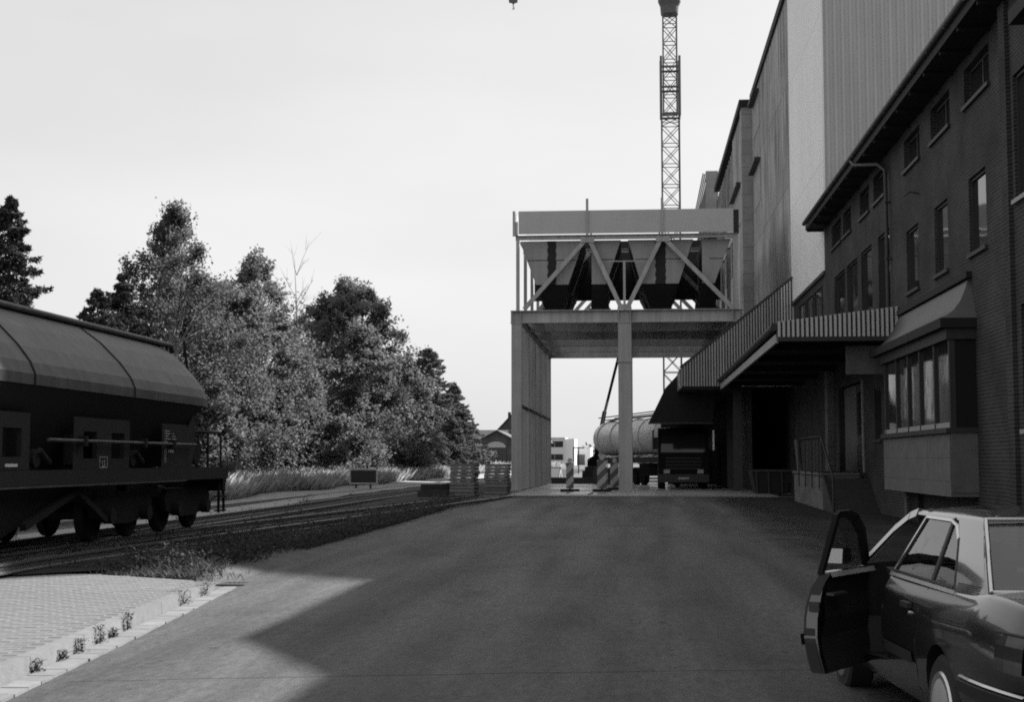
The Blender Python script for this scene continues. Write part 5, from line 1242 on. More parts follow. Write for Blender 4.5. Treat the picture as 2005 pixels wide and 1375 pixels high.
# interior
for u in (-0.36, 0.36):
    m = MB(); m.prism([(0.98, 0.5), (1.15, 0.5), (1.02, 1.02), (0.92, 1.02)], 'x', CXc + u - 0.24, CXc + u + 0.24).xform(Matrix.Translation((0, CY0, 0))); m.build('seat_back', 'cloth', car)
    MB().box(CXc + u - 0.24, CXc + u + 0.24, CY0 + 1.1, CY0 + 1.6, 0.46, 0.60).build('seat', 'cloth', car)
    MB().box(CXc + u - 0.13, CXc + u + 0.13, CY0 + 0.90, CY0 + 0.97, 1.04, 1.18).build('headrest', 'cloth', car)
m = MB(); m.prism([(-0.05, 0.46), (0.12, 0.46), (-0.02, 0.98), (-0.14, 0.98)], 'x', CXc - 0.62, CXc + 0.62).xform(Matrix.Translation((0, CY0, 0))); m.build('rear_seat', 'cloth', car)
m = MB(); m.prism([(1.72, 0.7), (1.98, 0.7), (2.0, 0.94), (1.8, 0.92)], 'x', CXc - 0.7, CXc + 0.7).xform(Matrix.Translation((0, CY0, 0))); m.build('dashboard', 'trim', car)
m = MB(); cxs = CXc - 0.36
m.tube([(cxs + 0.18 * math.cos(t), CY0 + 1.58 + 0.06 * math.sin(t), 0.82 + 0.17 * math.sin(t)) for t in np.linspace(0, 2 * math.pi, 20)], 0.014, 6); m.build('steering_wheel', 'trim', car)
MB().box(CXc - 0.74, CXc + 0.74, CY0 - 0.3, CY0 + 2.0, 0.44, 0.452).build('floor_pan', 'trim', car)
# open front left door, hinged at its front edge
HN = Vector(W(-0.86, 2.20, 0)); ang = R(35)
Md = Matrix.Translation(HN) @ Matrix.Rotation(-ang, 4, 'Z') @ Matrix.Translation(-HN)
door = MB()
dz = [0.30, 0.42, 0.54, 0.66, 0.78, 0.88, 0.94]
def dback(z): return 1.31 if z < 0.55 else 1.31 + (z - 0.55) / 0.39 * 0.10
outer = [[bpt(yy, z, -0.004) for yy in (dback(z), 1.75, 2.20)] for z in dz]
inner = [[(p[0] + (0.095 if z < 0.85 else 0.07), p[1], p[2]) for p in r_] for r_, z in zip(outer, dz)]
ring = []
door.grid(outer); door.grid(inner)
no = len(outer) * 3
for k in range(len(dz) - 1):
    for c in (0, 2): door.f.append((k * 3 + c, (k + 1) * 3 + c, no + (k + 1) * 3 + c, no + k * 3 + c))
for c in (0, 1):
    for r_ in (0, len(dz) - 1): door.f.append((r_ * 3 + c, r_ * 3 + c + 1, no + r_ * 3 + c + 1, no + r_ * 3 + c))
door.xform(Md)
dob = door.build('front_door', 'paint', car, smooth=30)
def dpart(mb, name, mt): mb.xform(Md); return mb.build(name, mt, dob)
trim_ = MB(); trim_.grid([[(p[0] + 0.004 + (0.03 if 0.55 < z < 0.7 else 0.0), p[1] + (0.05 if c == 0 else 0.0), p[2]) for c, p in enumerate(r_)] for r_, z in zip(inner, dz)]); dpart(trim_, 'door_trim', 'trim')
m = MB(); 
fr_ = [(1.41, 0.945), (1.24, 1.345), (1.42, 1.345), (1.58, 1.31), (1.82, 1.21), (2.17, 0.97)]
for q in strip(fr_, 0.05):
    i = len(m.v); m.v += [gpt(y, z, -1, 0.004) for y, z in q] + [gpt(y, z, -1, -0.03) for y, z in q]
    m.f += [(i, i + 1, i + 2, i + 3), (i + 7, i + 6, i + 5, i + 4)] + [(i + k, i + (k + 1) % 4, i + 4 + (k + 1) % 4, i + 4 + k) for k in range(4)]
dpart(m, 'window_frame', 'trim')
m = MB(); pq = [(1.41, 0.945), (1.24, 1.345), (1.42, 1.345), (1.58, 1.31), (1.82, 1.21), (2.17, 0.95)]
m.v = [gpt(y, z, -1, -0.012) for y, z in pq] + [gpt(y, z, -1, -0.016) for y, z in pq]; m.f = [tuple(range(6)), tuple(range(6, 12))[::-1]] + [(k, (k + 1) % 6, 6 + (k + 1) % 6, 6 + k) for k in range(6)]; dpart(m, 'window_pane', 'carglass')
for za_, zb_2 in ((0.31, 0.60), (0.80, 0.93)):  # added dark strips that tone down the sky reflection on the door edge
    m = MB(); m.grid([[(p[0], p[1] - 0.004, p[2]) for p in (bpt(dback(z), z, -0.012), bpt(dback(z), z, -0.085))] for z in np.linspace(za_, zb_2, 4)]); dpart(m, 'edge_dark_strip', 'trim')
m = MB(); m.grid([[(p[0], p[1] - 0.003, p[2]) for p in (bpt(dback(z), z, -0.002), bpt(dback(z), z, -0.016))] for z in np.linspace(0.31, 0.93, 8)]); dpart(m, 'edge_seal', 'trim')
m = MB(); m.box(CXc - 0.865, CXc - 0.79, CY0 + dback(0.66) - 0.006, CY0 + dback(0.66) + 0.01, 0.70, 0.76); dpart(m, 'door_latch', 'iron')
m = MB(); m.grid([[bpt(y, z, 0.014) for z in (0.485, 0.505, 0.545, 0.56)] for y in (1.29, 1.7, 2.18)]); dpart(m, 'side_moulding', 'trim')
m = MB(); m.grid([[(p[0] + 0.006, p[1], p[2]) for p in (inner[-1][0], inner[-1][1], inner[-1][2])], [(p[0] + 0.02, p[1], p[2] - 0.03) for p in (inner[-1][0], inner[-1][1], inner[-1][2])]]); dpart(m, 'sill_trim', 'steel')
m = MB(); m.box(CXc - 0.755, CXc - 0.70, CY0 + 1.38, CY0 + 1.62, 0.80, 0.815); dpart(m, 'pull_handle', 'iron')
car.rotation_euler = (0, 0, R(4.2))                    # parked slightly askew
# door mirror
m = MB(); m.hexa([W(-1.03, 1.98, 0.955), W(-0.87, 1.98, 0.955), W(-0.87, 2.11, 0.965), W(-1.0, 2.09, 0.965), W(-1.03, 1.98, 1.075), W(-0.87, 1.98, 1.075), W(-0.87, 2.10, 1.065), W(-1.0, 2.08, 1.065)]); mo = dpart(m, 'door_mirror', 'trim')
m = MB(); m.quad(W(-1.022, 1.956, 0.963), W(-0.880, 1.956, 0.963), W(-0.880, 1.974, 1.068), W(-1.022, 1.974, 1.068)); m.xform(Md); m.build('mirror_glass', 'mirror', dob, fix=False)

for o in list(car.children_recursive):                  # taller beltline and cabin
    if o.type != 'MESH' or o.name.startswith(('wheel', 'rim', 'hub_cap')): continue
    for v in o.data.vertices:
        if v.co.z > 0.6: v.co.z += 0.04 * min(1.0, (v.co.z - 0.6) / 0.33)

# ================================================================== FAR BUILDINGS
def gable_house(name, label, x0, x1, y0, y1, zb, ze, zr, mt, rmt, axis='y', wins=(), chimney=None, parts=None):
    h = thing(name, label, 'building', ((x0 + x1) / 2, y0, zb))
    xm = (x0 + x1) / 2; ym = (y0 + y1) / 2
    if axis == 'y':
        MB().prism([(x0, zb - 0.5), (x1, zb - 0.5), (x1, ze), (xm, zr), (x0, ze)], 'y', y0, y1).build('wall', mt, h)
        for s_, xa in ((-1, x0), (1, x1)):
            d = 0.35; za = ze - (zr - ze) * d / ((x1 - x0) / 2)
            MB().hexa([(xa + s_ * d, y0 - 0.3, za + 0.03), (xm, y0 - 0.3, zr + 0.03), (xm, y1 + 0.3, zr + 0.03), (xa + s_ * d, y1 + 0.3, za + 0.03), (xa + s_ * d, y0 - 0.3, za + 0.18), (xm, y0 - 0.3, zr + 0.18), (xm, y1 + 0.3, zr + 0.18), (xa + s_ * d, y1 + 0.3, za + 0.18)]).build('roof', rmt, h)
    else:
        MB().prism([(y0, zb - 0.5), (y1, zb - 0.5), (y1, ze), (ym, zr), (y0, ze)], 'x', x0, x1).build('wall', mt, h)
        for s_, ya in ((-1, y0), (1, y1)):
            d = 0.35; za = ze - (zr - ze) * d / ((y1 - y0) / 2)
            MB().hexa([(x0 - 0.3, ya + s_ * d, za + 0.03), (x1 + 0.3, ya + s_ * d, za + 0.03), (x1 + 0.3, ym, zr + 0.03), (x0 - 0.3, ym, zr + 0.03), (x0 - 0.3, ya + s_ * d, za + 0.2), (x1 + 0.3, ya + s_ * d, za + 0.2), (x1 + 0.3, ym, zr + 0.2), (x0 - 0.3, ym, zr + 0.2)]).build('roof', rmt, h)
    for (a, b, c, d) in wins:
        w = MB().box(a - 0.08, b + 0.08, y0 - 0.05, y0 - 0.003, c - 0.08, d + 0.08).build('window', 'wframe', h); MB().box(a, b, y0 - 0.062, y0 - 0.052, c, d).build('pane', 'glass', w)
    if chimney: 
        cxx, cyy, cz0, cz1 = chimney; MB().box(cxx - 0.25, cxx + 0.25, cyy - 0.25, cyy + 0.25, cz0, cz1).build('chimney', mt, h)
    return h
zf = gz(200)
bn = gable_house('brick_engine_shed', 'old brick shed with arched doorway beyond the tall grass', -23.0, -16.0, 200, 214, zf, 4.0, 5.85, 'brickfar', 'roofd')
arch = [(-21.0, zf), (-18.2, zf), (-18.2, 3.55)] + [(-19.6 + 1.4 * math.cos(t), 3.55 + 0.85 * math.sin(t)) for t in np.linspace(0.1, math.pi - 0.1, 9)] + [(-21.0, 3.55)]
MB().prism(arch[:2] + [(-18.2, 3.5), (-21.0, 3.5)], 'y', 199.9, 199.99).build('shed_door', 'wood', bn)
MB().prism([(-18.25, 3.55)] + arch[3:-1] + [(-20.95, 3.55)], 'y', 199.9, 199.99).build('arch_light', 'grime', bn)
for k in range(5): MB().box(-20.95 + k * 0.56, -20.42 + k * 0.56, 199.86, 199.895, zf, 3.45).build('door_board', 'wood', bn)
gable_house('long_roof_house', 'low house with long dark roof behind the brick shed', -31, -21.5, 232, 240, zf, 4.6, 6.6, 'brickfar', 'roofd', 'x', wins=((-26.5, -25.4, 2.6, 4.0), (-24, -22.9, 2.6, 4.0)), chimney=(-27.0, 236, 6.2, 7.9))
gable_house('gabled_house', 'taller gabled house with chimney partly hidden by the gantry', -26.0, -15.5, 250, 262, zf, 5.2, 10.8, 'brickfar', 'roofd', 'y', wins=((-22.3, -21.3, 6.0, 7.0), (-19.5, -18.5, 3.0, 4.4), (-24, -23, 3.0, 4.4)), chimney=(-22.6, 255, 7.5, 10.4))
gable_house('tree_screened_house', 'small hip roofed house at the right end of the tree row', -36, -29.5, 228, 236, zf, 6.2, 8.0, 'brickfar', 'roofd', 'x')
ww = thing('white_office_block', 'white two storey office block with window bands far behind the gantry', 'building', (-18, 290, gz(290)))
z0 = gz(290)
MB().box(-30, -14.4, 290, 302, z0 - 0.5, 6.2).build('wall', 'farw', ww)
MB().box(-14.4, -12.4, 290.5, 302, z0 - 0.5, 6.15).build('lit_end_block', 'farl', ww)  # right end of the block, sunlight put into its brighter colour
for za, zb3 in ((4.5, 5.6), (1.9, 2.95)):
    for k in range(8):
        x = -28.6 + k * 1.75
        w = MB().box(x - 0.05, x + 1.6, 289.93, 289.99, za - 0.05, zb3 + 0.05).build('window', 'frame', ww); MB().box(x, x + 1.55, 289.9, 289.928, za, zb3).build('pane', 'glass', w)
MB().box(-30.1, -14.3, 289.85, 302, 6.2, 6.42).build('roof_edge', 'farw', ww)
MB().box(-19.6, -18.7, 293, 294, 6.42, 7.0).build('roof_vent', 'panel', ww)
hl = thing('white_hall', 'plain white hall block right of the office block', 'building', (-12, 305, z0))
MB().box(-14.2, -9.6, 303, 318, z0 - 0.5, 4.4).build('wall', 'farl', hl); MB().box(-14.3, -9.5, 302.9, 318.1, 4.4, 4.6).build('roof_edge', 'farw', hl)
MB().box(-12.6, -10.8, 302.93, 302.99, z0, 3.0).build('door', 'panel', hl)
# small yard clutter seen beneath the gantry
tr = thing('white_trestle', 'small white trestle standing in the yard behind the gantry', 'trestle', (-6.1, 104, gz(104)))
zt_ = gz(104)
MB().box(-6.7, -5.4, 103.9, 104.1, zt_ + 0.85, zt_ + 1.0).build('bar', 'white', tr)
for x in (-6.6, -5.5):
    for s_ in (-1, 1): MB().beam((x, 104 + s_ * 0.05, zt_ + 0.85), (x + 0.1 * s_, 104 + s_ * 0.4, zt_), 0.1).build('leg', 'white', tr)
sg = thing('signal_frame', 'small dark signal post with ring in front of the white hall', 'signal', (-6.0, 150, gz(150)))
MB().box(-6.06, -5.94, 150, 150.1, gz(150), 3.0).build('post', 'iron', sg)
MB().box(-6.6, -5.4, 150.02, 150.1, 3.0, 3.12).build('arm', 'iron', sg)
MB().box(-6.6, -6.5, 150.02, 150.1, 1.6, 3.0).build('arm_post', 'iron', sg)

# ================================================================== VEGETATION
def raw_mesh(name, V, nper, mt):
    me = bpy.data.meshes.new(name); nv = len(V); nf = nv // nper
    me.vertices.add(nv); me.vertices.foreach_set('co', V.astype(np.float32).ravel())
    me.loops.add(nv); me.loops.foreach_set('vertex_index', np.arange(nv, dtype=np.int32))
    me.polygons.add(nf); me.polygons.foreach_set('loop_start', np.arange(0, nv, nper, dtype=np.int32))
    me.update(calc_edges=True); me.validate(); me.materials.append(MT[mt]); return me
def leaf_quads(C, size, asp=1.7, flat=0.3, droop=0.0):
    n = len(C); N = rng.normal(size=(n, 3)); N[:, 2] = np.abs(N[:, 2]) + flat; N /= np.linalg.norm(N, axis=1)[:, None]
    T = rng.normal(size=(n, 3)); T[:, 2] -= droop; T -= (T * N).sum(1)[:, None] * N; T /= np.linalg.norm(T, axis=1)[:, None]
    B = np.cross(N, T); s = size * rng.uniform(0.6, 1.35, n)[:, None]
    a = T * s * asp / 2; b = B * s / 2
    return np.stack([C - a, C - a * 0.1 + b, C + a, C - a * 0.1 - b], 1).reshape(-1, 3)
def limb(mb, p, q, r0, r1, sag=0.0, seg=4, n=5):
    p = np.array(p, float); q = np.array(q, float); pts = []; L_ = np.linalg.norm(q - p)
    for k in range(seg + 1):
        t = k / seg; c = p + (q - p) * t; c = c + np.array([rng.normal() * 0.03 * L_, rng.normal() * 0.03 * L_, sag * math.sin(math.pi * t) * L_ * 0.15]) * (0 < k < seg)
        pts.append(tuple(c))
    mb.tube(pts, [r0 + (r1 - r0) * k / seg for k in range(seg + 1)], n, cap=False)
def put(me, name, parent):
    o = bpy.data.objects.new(name, me); link(o); o.parent = parent; return o
def deciduous(name, label, X, Y, h, rad, nleaf, leaf, lm, bark='bark', t0=0.10, prof=None, nc=190, sig=0.36, lean=(0, 0), tr=0.16, cat='tree', group='trees along the railway', droop=0.3):
    zb = terrain(X, Y); t = thing(name, label, cat, (X, Y, zb), group)
    prof = prof or (lambda q: 1.0 - 0.15 * (1 - q) if q < 0.45 else max(0.0, 1 - ((q - 0.45) / 0.57) ** 2) ** 0.6)
    ph = rng.uniform(0, 6.28, 4); cen = []
    while len(cen) < nc:
        q = rng.uniform(0, 1) ** 0.9; a = rng.uniform(0, 2 * math.pi)
        lob = 1 + (1 - 0.6 * q) * (0.18 * math.sin(2 * a + ph[0] + 4 * q) + 0.15 * math.sin(3 * a + ph[1] - 6 * q) + 0.12 * math.sin(a * 5 + 9 * q + ph[2]))
        rr = rng.uniform(0.04, 1) ** 0.42 * prof(q) * rad * lob
        z = h * (t0 + (0.97 - t0) * q) + rng.normal() * 0.15
        cen.append((rr * math.cos(a) + lean[0] * q, rr * math.sin(a) + lean[1] * q, z, q))
    cen = np.array(cen); Q = cen[:, 3]; cen = cen[:, :3]
    m = MB(); top = h * 0.93
    tp = [(0, 0, -0.2), (rng.normal() * 0.06, rng.normal() * 0.06, h * 0.2), (lean[0] * 0.4 + rng.normal() * 0.12, lean[1] * 0.4, h * 0.5), (lean[0] * 0.8, lean[1] * 0.8, top)]
    m.tube(tp, [tr * 1.25, tr, tr * 0.62, tr * 0.12], 8, cap=False)
    o = bpy.data.objects.new('trunk', m.mesh('trunk', bark)); link(o); o.parent = t
    m = MB()
    for c in cen[:: max(1, nc // 80)]:
        zs = max(0.12 * h, min(c[2] * rng.uniform(0.6, 0.88), top * 0.95)); f = zs / top
        limb(m, (lean[0] * 0.8 * f, lean[1] * 0.8 * f, zs), tuple(c), tr * (0.5 - 0.38 * f), 0.010, 1.0)
    o = bpy.data.objects.new('limbs', m.mesh('limbs', bark, fix=False)); link(o); o.parent = t
    w = rng.uniform(0.4, 1.7, nc); idx = rng.choice(nc, size=nleaf, p=w / w.sum())
    sg = sig * rng.uniform(0.6, 1.5, nc) * (1.05 - 0.45 * Q)
    el = cen - np.array([0, 0, 0.45 * h]); el[:, 2] *= 0.8; el = el / (np.linalg.norm(el, axis=1)[:, None] + 0.01) + rng.normal(size=(nc, 3)) * 0.55; el /= np.linalg.norm(el, axis=1)[:, None]
    D = np.clip(rng.normal(size=(nleaf, 3)), -1.9, 1.9) * sg[idx][:, None] * np.array([1, 1, 0.7]) * 0.75 + el[idx] * ((np.minimum(np.abs(rng.normal(size=nleaf)), 1.9) * 1.8 - 0.9) * sg[idx])[:, None]
    D[:, 2] -= droop * np.abs(rng.normal(size=nleaf)) * sg[idx]
    C = cen[idx] + D; C[:, 2] = np.maximum(C[:, 2], 0.1)
    put(raw_mesh('crown', leaf_quads(C, leaf, droop=droop), 4, lm), 'crown', t)
    return t
def conifer(name, label, X, Y, h, rad, lm, whorls=34, per=8, nn=150, nsz=0.15, droop=0.28, group='trees along the railway', t0=0.04):
    zb = terrain(X, Y); t = thing(name, label, 'tree', (X, Y, zb), group)
    m = MB(); m.tube([(0, 0, -0.2), (0, 0, h * 0.5), (0, 0, h * 0.99)], [0.17, 0.1, 0.012], 8, cap=False)
    o = bpy.data.objects.new('trunk', m.mesh('trunk', 'bark')); link(o); o.parent = t
    P = []; mb = MB(); ex = 0.65 if lm == 'needlem' else 0.85
    for k in range(whorls * per):
        q = t0 + (0.985 - t0) * rng.uniform(0, 1) ** 0.92; a = rng.uniform(0, 2 * math.pi)
        L_ = rad * (1 - q) ** ex * rng.choice([0.55, 0.75, 0.9, 1.0, 1.2]) * rng.uniform(0.85, 1.1) + 0.12
        n_ = int(nn * (0.25 + L_ / rad)); s = np.sqrt(rng.uniform(0.02, 1, n_)); dx = L_ * s; dr = droop * rng.uniform(0.6, 1.4)
        dz = -dr * L_ * (s ** 1.4) + 0.16 * L_ * (s ** 5)
        side = rng.normal(size=n_) * (0.05 + 0.20 * np.sin(np.pi * np.minimum(s * 0.9 + 0.1, 1))) * min(1.2, L_) * 0.8
        P.append(np.stack([dx * math.cos(a) - side * math.sin(a), dx * math.sin(a) + side * math.cos(a), q * h + dz - np.abs(rng.normal(size=n_)) * 0.06 - np.abs(side) * 0.5], 1))
        if L_ > 0.5 and k % 2 == 0: mb.tube([(0, 0, q * h), (L_ * 0.5 * math.cos(a), L_ * 0.5 * math.sin(a), q * h - dr * L_ * 0.38), (L_ * math.cos(a), L_ * math.sin(a), q * h - dr * L_ + 0.14 * L_)], [0.03, 0.018, 0.006], 4, cap=False)
    o = bpy.data.objects.new('limbs', mb.mesh('limbs', 'bark', fix=False)); link(o); o.parent = t
    put(raw_mesh('crown', leaf_quads(np.concatenate(P), nsz * 0.62, 3.2, 0.2, 0.5), 4, lm), 'crown', t)
    return t
tp_birch = lambda q: min(1.0, 0.06 + 1.42 * (1 - q))
conifer('spruce_tree', 'dark spruce at the left edge behind the wagon roof', -19.2, 42.0, 9.6, 2.7, 'needle', 34, 9, 170, 0.10)
conifer('larch_tree', 'small feathery conifer directly above the wagon roof', -19.1, 49.0, 7.5, 3.0, 'needle', 28, 8, 150, 0.11)
conifer('dark_fir_tree', 'dark fir between the small conifer and the tall birch', -19.8, 53.5, 8.6, 3.4, 'needle', 30, 8, 150, 0.12)
deciduous('birch_tree', 'tallest loose crowned birch rising above the wagon', -19.1, 57.4, 11.9, 3.2, 32000, 0.082, 'leafd', 'birchbark', 0.32, tp_birch, 190, 0.30, tr=0.15)
deciduous('alder_tree', 'broad dark alder close behind the end of the wagon', -20.2, 61.5, 9.3, 3.6, 44000, 0.105, 'leafd')
deciduous('ash_tree', 'bushy mid toned tree right of the tall birch', -19.2, 66.5, 9.4, 2.9, 42000, 0.105, 'leafm')
deciduous('lime_tree', 'rounded tree with thin bare twigs beside it', -20.2, 74.5, 12.0, 3.3, 40000, 0.105, 'leafm', prof=lambda q: min(1, 0.2 + 1.25 * (1 - q) ** 0.7))
deciduous('willow_tree', 'leaning pale leaved tree behind the bare twigs', -19.4, 84.0, 11.2, 3.6, 46000, 0.12, 'leafm', lean=(1.2, 1.0))
deciduous('poplar_tree', 'large full tree in the middle of the row with spreading crown', -19.3, 96.0, 13.4, 3.7, 54000, 0.13, 'leafm', nc=230, sig=0.44)
deciduous('rowan_tree', 'loose pale tree at the right shoulder of the large tree', -17.9, 104.0, 8.8, 3.0, 34000, 0.135, 'leafl')
conifer('young_spruce_tree', 'narrow conifer just right of the large leafy tree', -18.6, 114.0, 7.9, 3.0, 'needlem', 30, 8, 120, 0.16)
conifer('tall_spruce_tree', 'pointed conifer topping the right end of the tree row', -19.4, 132.0, 11.9, 5.2, 'needlem', 34, 9, 170, 0.18)
conifer('drooping_spruce_tree', 'drooping conifer at the extreme right of the tree row', -18.9, 147.0, 9.4, 4.4, 'needlem', 30, 9, 150, 0.2, 0.5)
conifer('weeping_cypress_tree', 'low weeping conifer in front of the pointed conifer', -17.4, 118.0, 6.6, 3.0, 'needlem', 28, 9, 140, 0.16, 0.9)
conifer('hedge_cypress_tree', 'low conifer beside the weeping one near the shed', -17.4, 131.0, 6.6, 3.2, 'needlem', 28, 9, 140, 0.18, 0.9)
bush = lambda q: 1 - 0.55 * q * q
for (lab, x, y, h, r_, n, lf, lm) in (
    ('pale leaved maple shrub behind the wagon buffers', -16.9, 57.5, 4.6, 1.8, 18000, 0.11, 'leafl'),
    ('dark shrub between the maple shrub and the sign', -18.2, 62.5, 4.2, 2.3, 20000, 0.105, 'leafd'),
    ('mid toned shrub left of the framed board', -17.3, 68.0, 4.9, 2.1, 22000, 0.11, 'leafl'),
    ('wide shrub directly behind the framed board', -17.4, 77.0, 5.4, 2.6, 26000, 0.12, 'leafm'),
    ('light dappled shrub right of the framed board', -17.2, 87.0, 5.8, 2.7, 26000, 0.125, 'leafl'),
    ('rounded shrub below the large tree', -17.6, 97.0, 6.2, 2.7, 24000, 0.13, 'leafl'),
    ('low shrub at the foot of the conifers', -16.8, 108.0, 3.2, 2.0, 12000, 0.14, 'leafm'),
    ('light bush by the brick shed', -17.5, 150.0, 3.8, 2.8, 12000, 0.18, 'leafl'),
    ('dark shrub behind the wagon bogie', -20.0, 52.0, 3.6, 2.4, 16000, 0.105, 'leafd')):
    deciduous('shrub', lab, x - 1.0, y, h, r_, n, lf, lm, 'bark', 0.02, bush, 70, 0.36, tr=0.06, cat='shrub', group='shrubs below the trees')
# bare dead tree
zb = terrain(-19.2, 78.5); dt = thing('dead_tree', 'thin leafless dead tree poking out above the crowns', 'tree', (-19.2, 78.5, zb))
m = MB(); m.tube([(0, 0, -0.2), (0.1, 0, 5), (0.2, 0.1, 9), (0.0, 0.1, 12.6)], [0.08, 0.06, 0.03, 0.008], 6, cap=False)
o = bpy.data.objects.new('trunk', m.mesh('trunk', 'bark')); link(o); o.parent = dt
m = MB()
for k in range(16):
    z = rng.uniform(6.5, 11.8); a = rng.uniform(0, 6.28); L_ = rng.uniform(0.7, 1.9)
    p = (0.15, 0.08, z); q = (0.15 + math.cos(a) * L_ * 0.6, math.sin(a) * L_ * 0.6, z + L_)
    limb(m, p, q, 0.016, 0.005)
    for j in range(3): limb(m, tuple(np.array(p) + (np.array(q) - np.array(p)) * rng.uniform(0.4, 0.9)), (q[0] + rng.normal() * 0.3, q[1] + rng.normal() * 0.3, q[2] + rng.uniform(0, 0.6)), 0.007, 0.003, seg=2)
o = bpy.data.objects.new('branches', m.mesh('branches', 'bark', fix=False)); link(o); o.parent = dt

def blades(n, xf, yf, hmin, hmax, w, lean=0.35):
    y = yf(n); x = xf(n, y); z = np.array([terrain(a, b) for a, b in zip(x, y)]); h = rng.uniform(hmin, hmax, n) * rng.uniform(0.6, 1, n)
    a = rng.uniform(0, 2 * math.pi, n); ww_ = w * rng.uniform(0.6, 1.4, n); l1 = rng.normal(size=n) * lean * h; l2 = rng.normal(size=n) * lean * h
    b0 = np.stack([x - np.cos(a) * ww_, y - np.sin(a) * ww_, z], 1); b1 = np.stack([x + np.cos(a) * ww_, y + np.sin(a) * ww_, z], 1)
    tip = np.stack([x + l1, y + l2, z + h], 1); mid0 = (b0 * 0.45 + tip * 0.55); mid0[:, :2] = b0[:, :2] * 0.65 + tip[:, :2] * 0.35; mid1 = mid0 + (b1 - b0) * 0.7
    return np.stack([b0, b1, mid1, tip], 1).reshape(-1, 3)
def uni(a, b): return lambda n: rng.uniform(a, b, n)
V = blades(150000, lambda n, y: -15.0 - rng.uniform(0, 1, n) ** 1.2 * 4.6 + 0.35 * np.sin(y * 0.4), lambda n: 34 + 118 * rng.uniform(0, 1, n) ** 1.15, 0.30, 1.05, 0.011)
stuff(put(raw_mesh('tall_grass', V, 4, 'grass'), 'tall_grass', None))['label'] = 'pale tall dry grass in front of the trees'
V = blades(16000, lambda n, y: rng.uniform(-30, -13, n), uni(150, 260), 0.4, 1.2, 0.05)
stuff(put(raw_mesh('far_grass', V, 4, 'grass'), 'far_grass', None))['label'] = 'pale rough grass in front of the far shed'
# weeds and grass between road, pavement and tracks
def edge_x(n, y): return -6.05 - np.abs(rng.normal(size=n)) * 0.38 - np.where(y < 26, rng.uniform(0, 1.2, n), 0)
V = blades(9000, edge_x, lambda n: 20.2 + 26 * rng.uniform(0, 1, n) ** 1.3, 0.05, 0.18, 0.006, 0.6)
stuff(put(raw_mesh('verge_grass', V, 4, 'weed'), 'verge_grass', None))['label'] = 'dark weedy grass along the road edge'
V = blades(3600, lambda n, y: np.where(rng.uniform(0, 1, n) < 0.6, -7.0 + rng.normal(size=n) * 0.4, rng.uniform(-9.3, -6.3, n)), lambda n: 20.05 + np.abs(rng.normal(size=n)) * 0.55, 0.05, 0.20, 0.006, 0.5)
stuff(put(raw_mesh('verge_tufts', V, 4, 'vtuft'), 'verge_tufts', None))['label'] = 'pale grass tufts behind the pavement edge'
P = []
for k in range(520):
    y = 20.6 + 30 * rng.uniform(0, 1) ** 1.5; x = -6.1 - abs(rng.normal()) * 0.45 - (rng.uniform(0, 1.0) if y < 28 else 0); hh_ = rng.uniform(0.06, 0.30) * (1.6 if rng.uniform() < 0.1 else 1)
    n = int(20 + 90 * hh_); D = rng.normal(size=(n, 3)) * np.array([0.13, 0.13, 0]) ; D[:, 2] = rng.uniform(0.02, hh_, n); D[:, 0] += x; D[:, 1] += y; D[:, 2] += terrain(x, y)
    P.append(D)
stuff(put(raw_mesh('verge_weeds', leaf_quads(np.concatenate(P), 0.035), 4, 'weed'), 'verge_weeds', None))['label'] = 'leafy dark weeds between road and track'
P = []
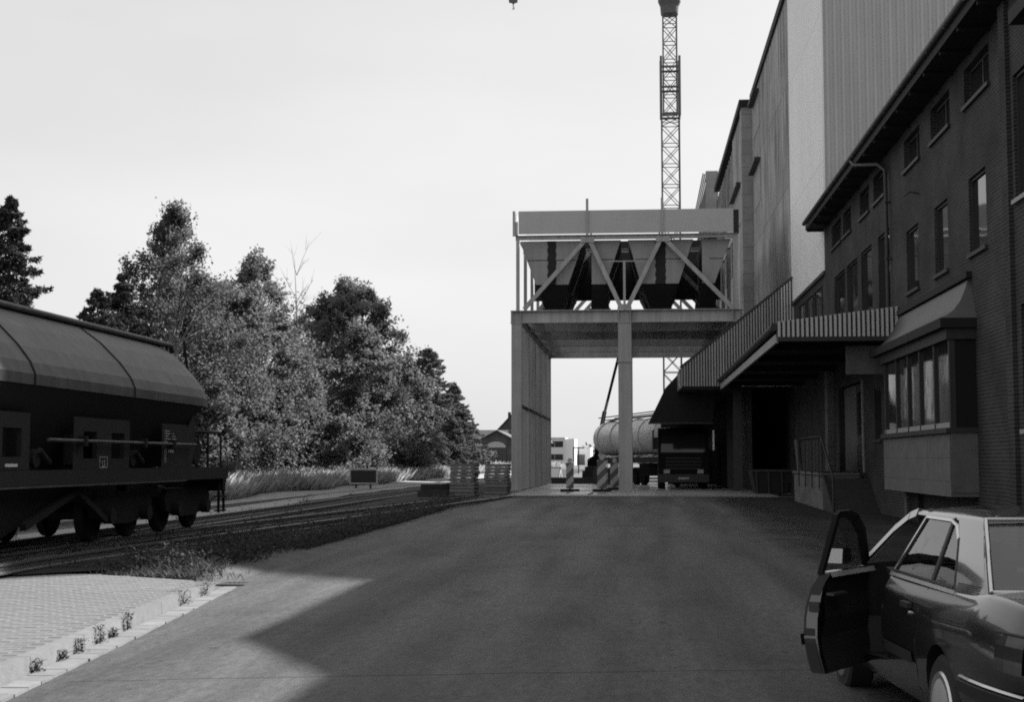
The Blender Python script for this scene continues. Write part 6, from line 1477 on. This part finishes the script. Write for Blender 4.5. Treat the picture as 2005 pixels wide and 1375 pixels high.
for k in range(160):
    y = rng.uniform(21, 60); x = -9.55 + 0.103 * (y - 20) + rng.normal() * 0.5 if rng.uniform() < 0.6 else rng.uniform(-13, -8.5); hh_ = rng.uniform(0.08, 0.28)
    n = int(14 + 60 * hh_); D = rng.normal(size=(n, 3)) * np.array([0.12, 0.12, 0]); D[:, 2] = rng.uniform(0.02, hh_, n); D[:, 0] += x; D[:, 1] += y; D[:, 2] += 0.18
    P.append(D)
stuff(put(raw_mesh('track_weeds', leaf_quads(np.concatenate(P), 0.035), 4, 'weed'), 'track_weeds', None))['label'] = 'small weeds growing between the rails'
# single weeds in the gutter joint
order = ['nearest', 'second nearest', 'third nearest', 'fourth', 'fifth', 'sixth', 'seventh', 'farthest']
for k, (y, hh_, r_) in enumerate(((11.55, 0.10, 0.05), (12.25, 0.08, 0.06), (12.75, 0.12, 0.06), (13.4, 0.17, 0.07), (13.85, 0.08, 0.06), (14.4, 0.18, 0.06), (17.0, 0.17, 0.11), (18.2, 0.15, 0.10))):
    x = kx(y) + 0.02; wd_ = thing('gutter_weed', 'small weed tuft at the kerb foot, %s along the gutter' % order[k], 'weed', (x, y, 0.012), 'weeds in the kerb gutter')
    mb = MB()
    for j in range(7): mb.tube([(0, 0, 0), (rng.normal() * r_ * 0.5, rng.normal() * r_ * 0.5, hh_ * 0.6), (rng.normal() * r_, rng.normal() * r_, hh_)], [0.003, 0.002, 0.001], 4, cap=False)
    o = bpy.data.objects.new('stems', mb.mesh('stems', 'bark', fix=False)); link(o); o.parent = wd_
    C = rng.normal(size=(90, 3)) * np.array([r_ * 0.38, r_ * 0.6, 0]); C[:, 2] = rng.uniform(0.0, 1, 90) ** 1.4 * hh_
    put(raw_mesh('leaves', leaf_quads(C, 0.016), 4, 'weed'), 'leaves', wd_)
# far hazy wood on the horizon
P = []
for k in range(260):
    x = rng.uniform(-260, 40); y = rng.uniform(380, 460); h = rng.uniform(4, 9) * (1 + 0.3 * math.sin(x * 0.05))
    n = 90; D = rng.normal(size=(n, 3)) * np.array([3.2, 2.5, 0]); D[:, 2] = rng.uniform(0, 1, n) ** 0.7 * h * np.exp(-(D[:, 0] / 5) ** 2); D[:, 0] += x; D[:, 1] += y; D[:, 2] += 0.7
    P.append(D)
stuff(put(raw_mesh('far_wood', leaf_quads(np.concatenate(P), 1.0, 1.2), 4, 'farleaf'), 'far_wood', None))['label'] = 'distant hazy wood on the horizon'
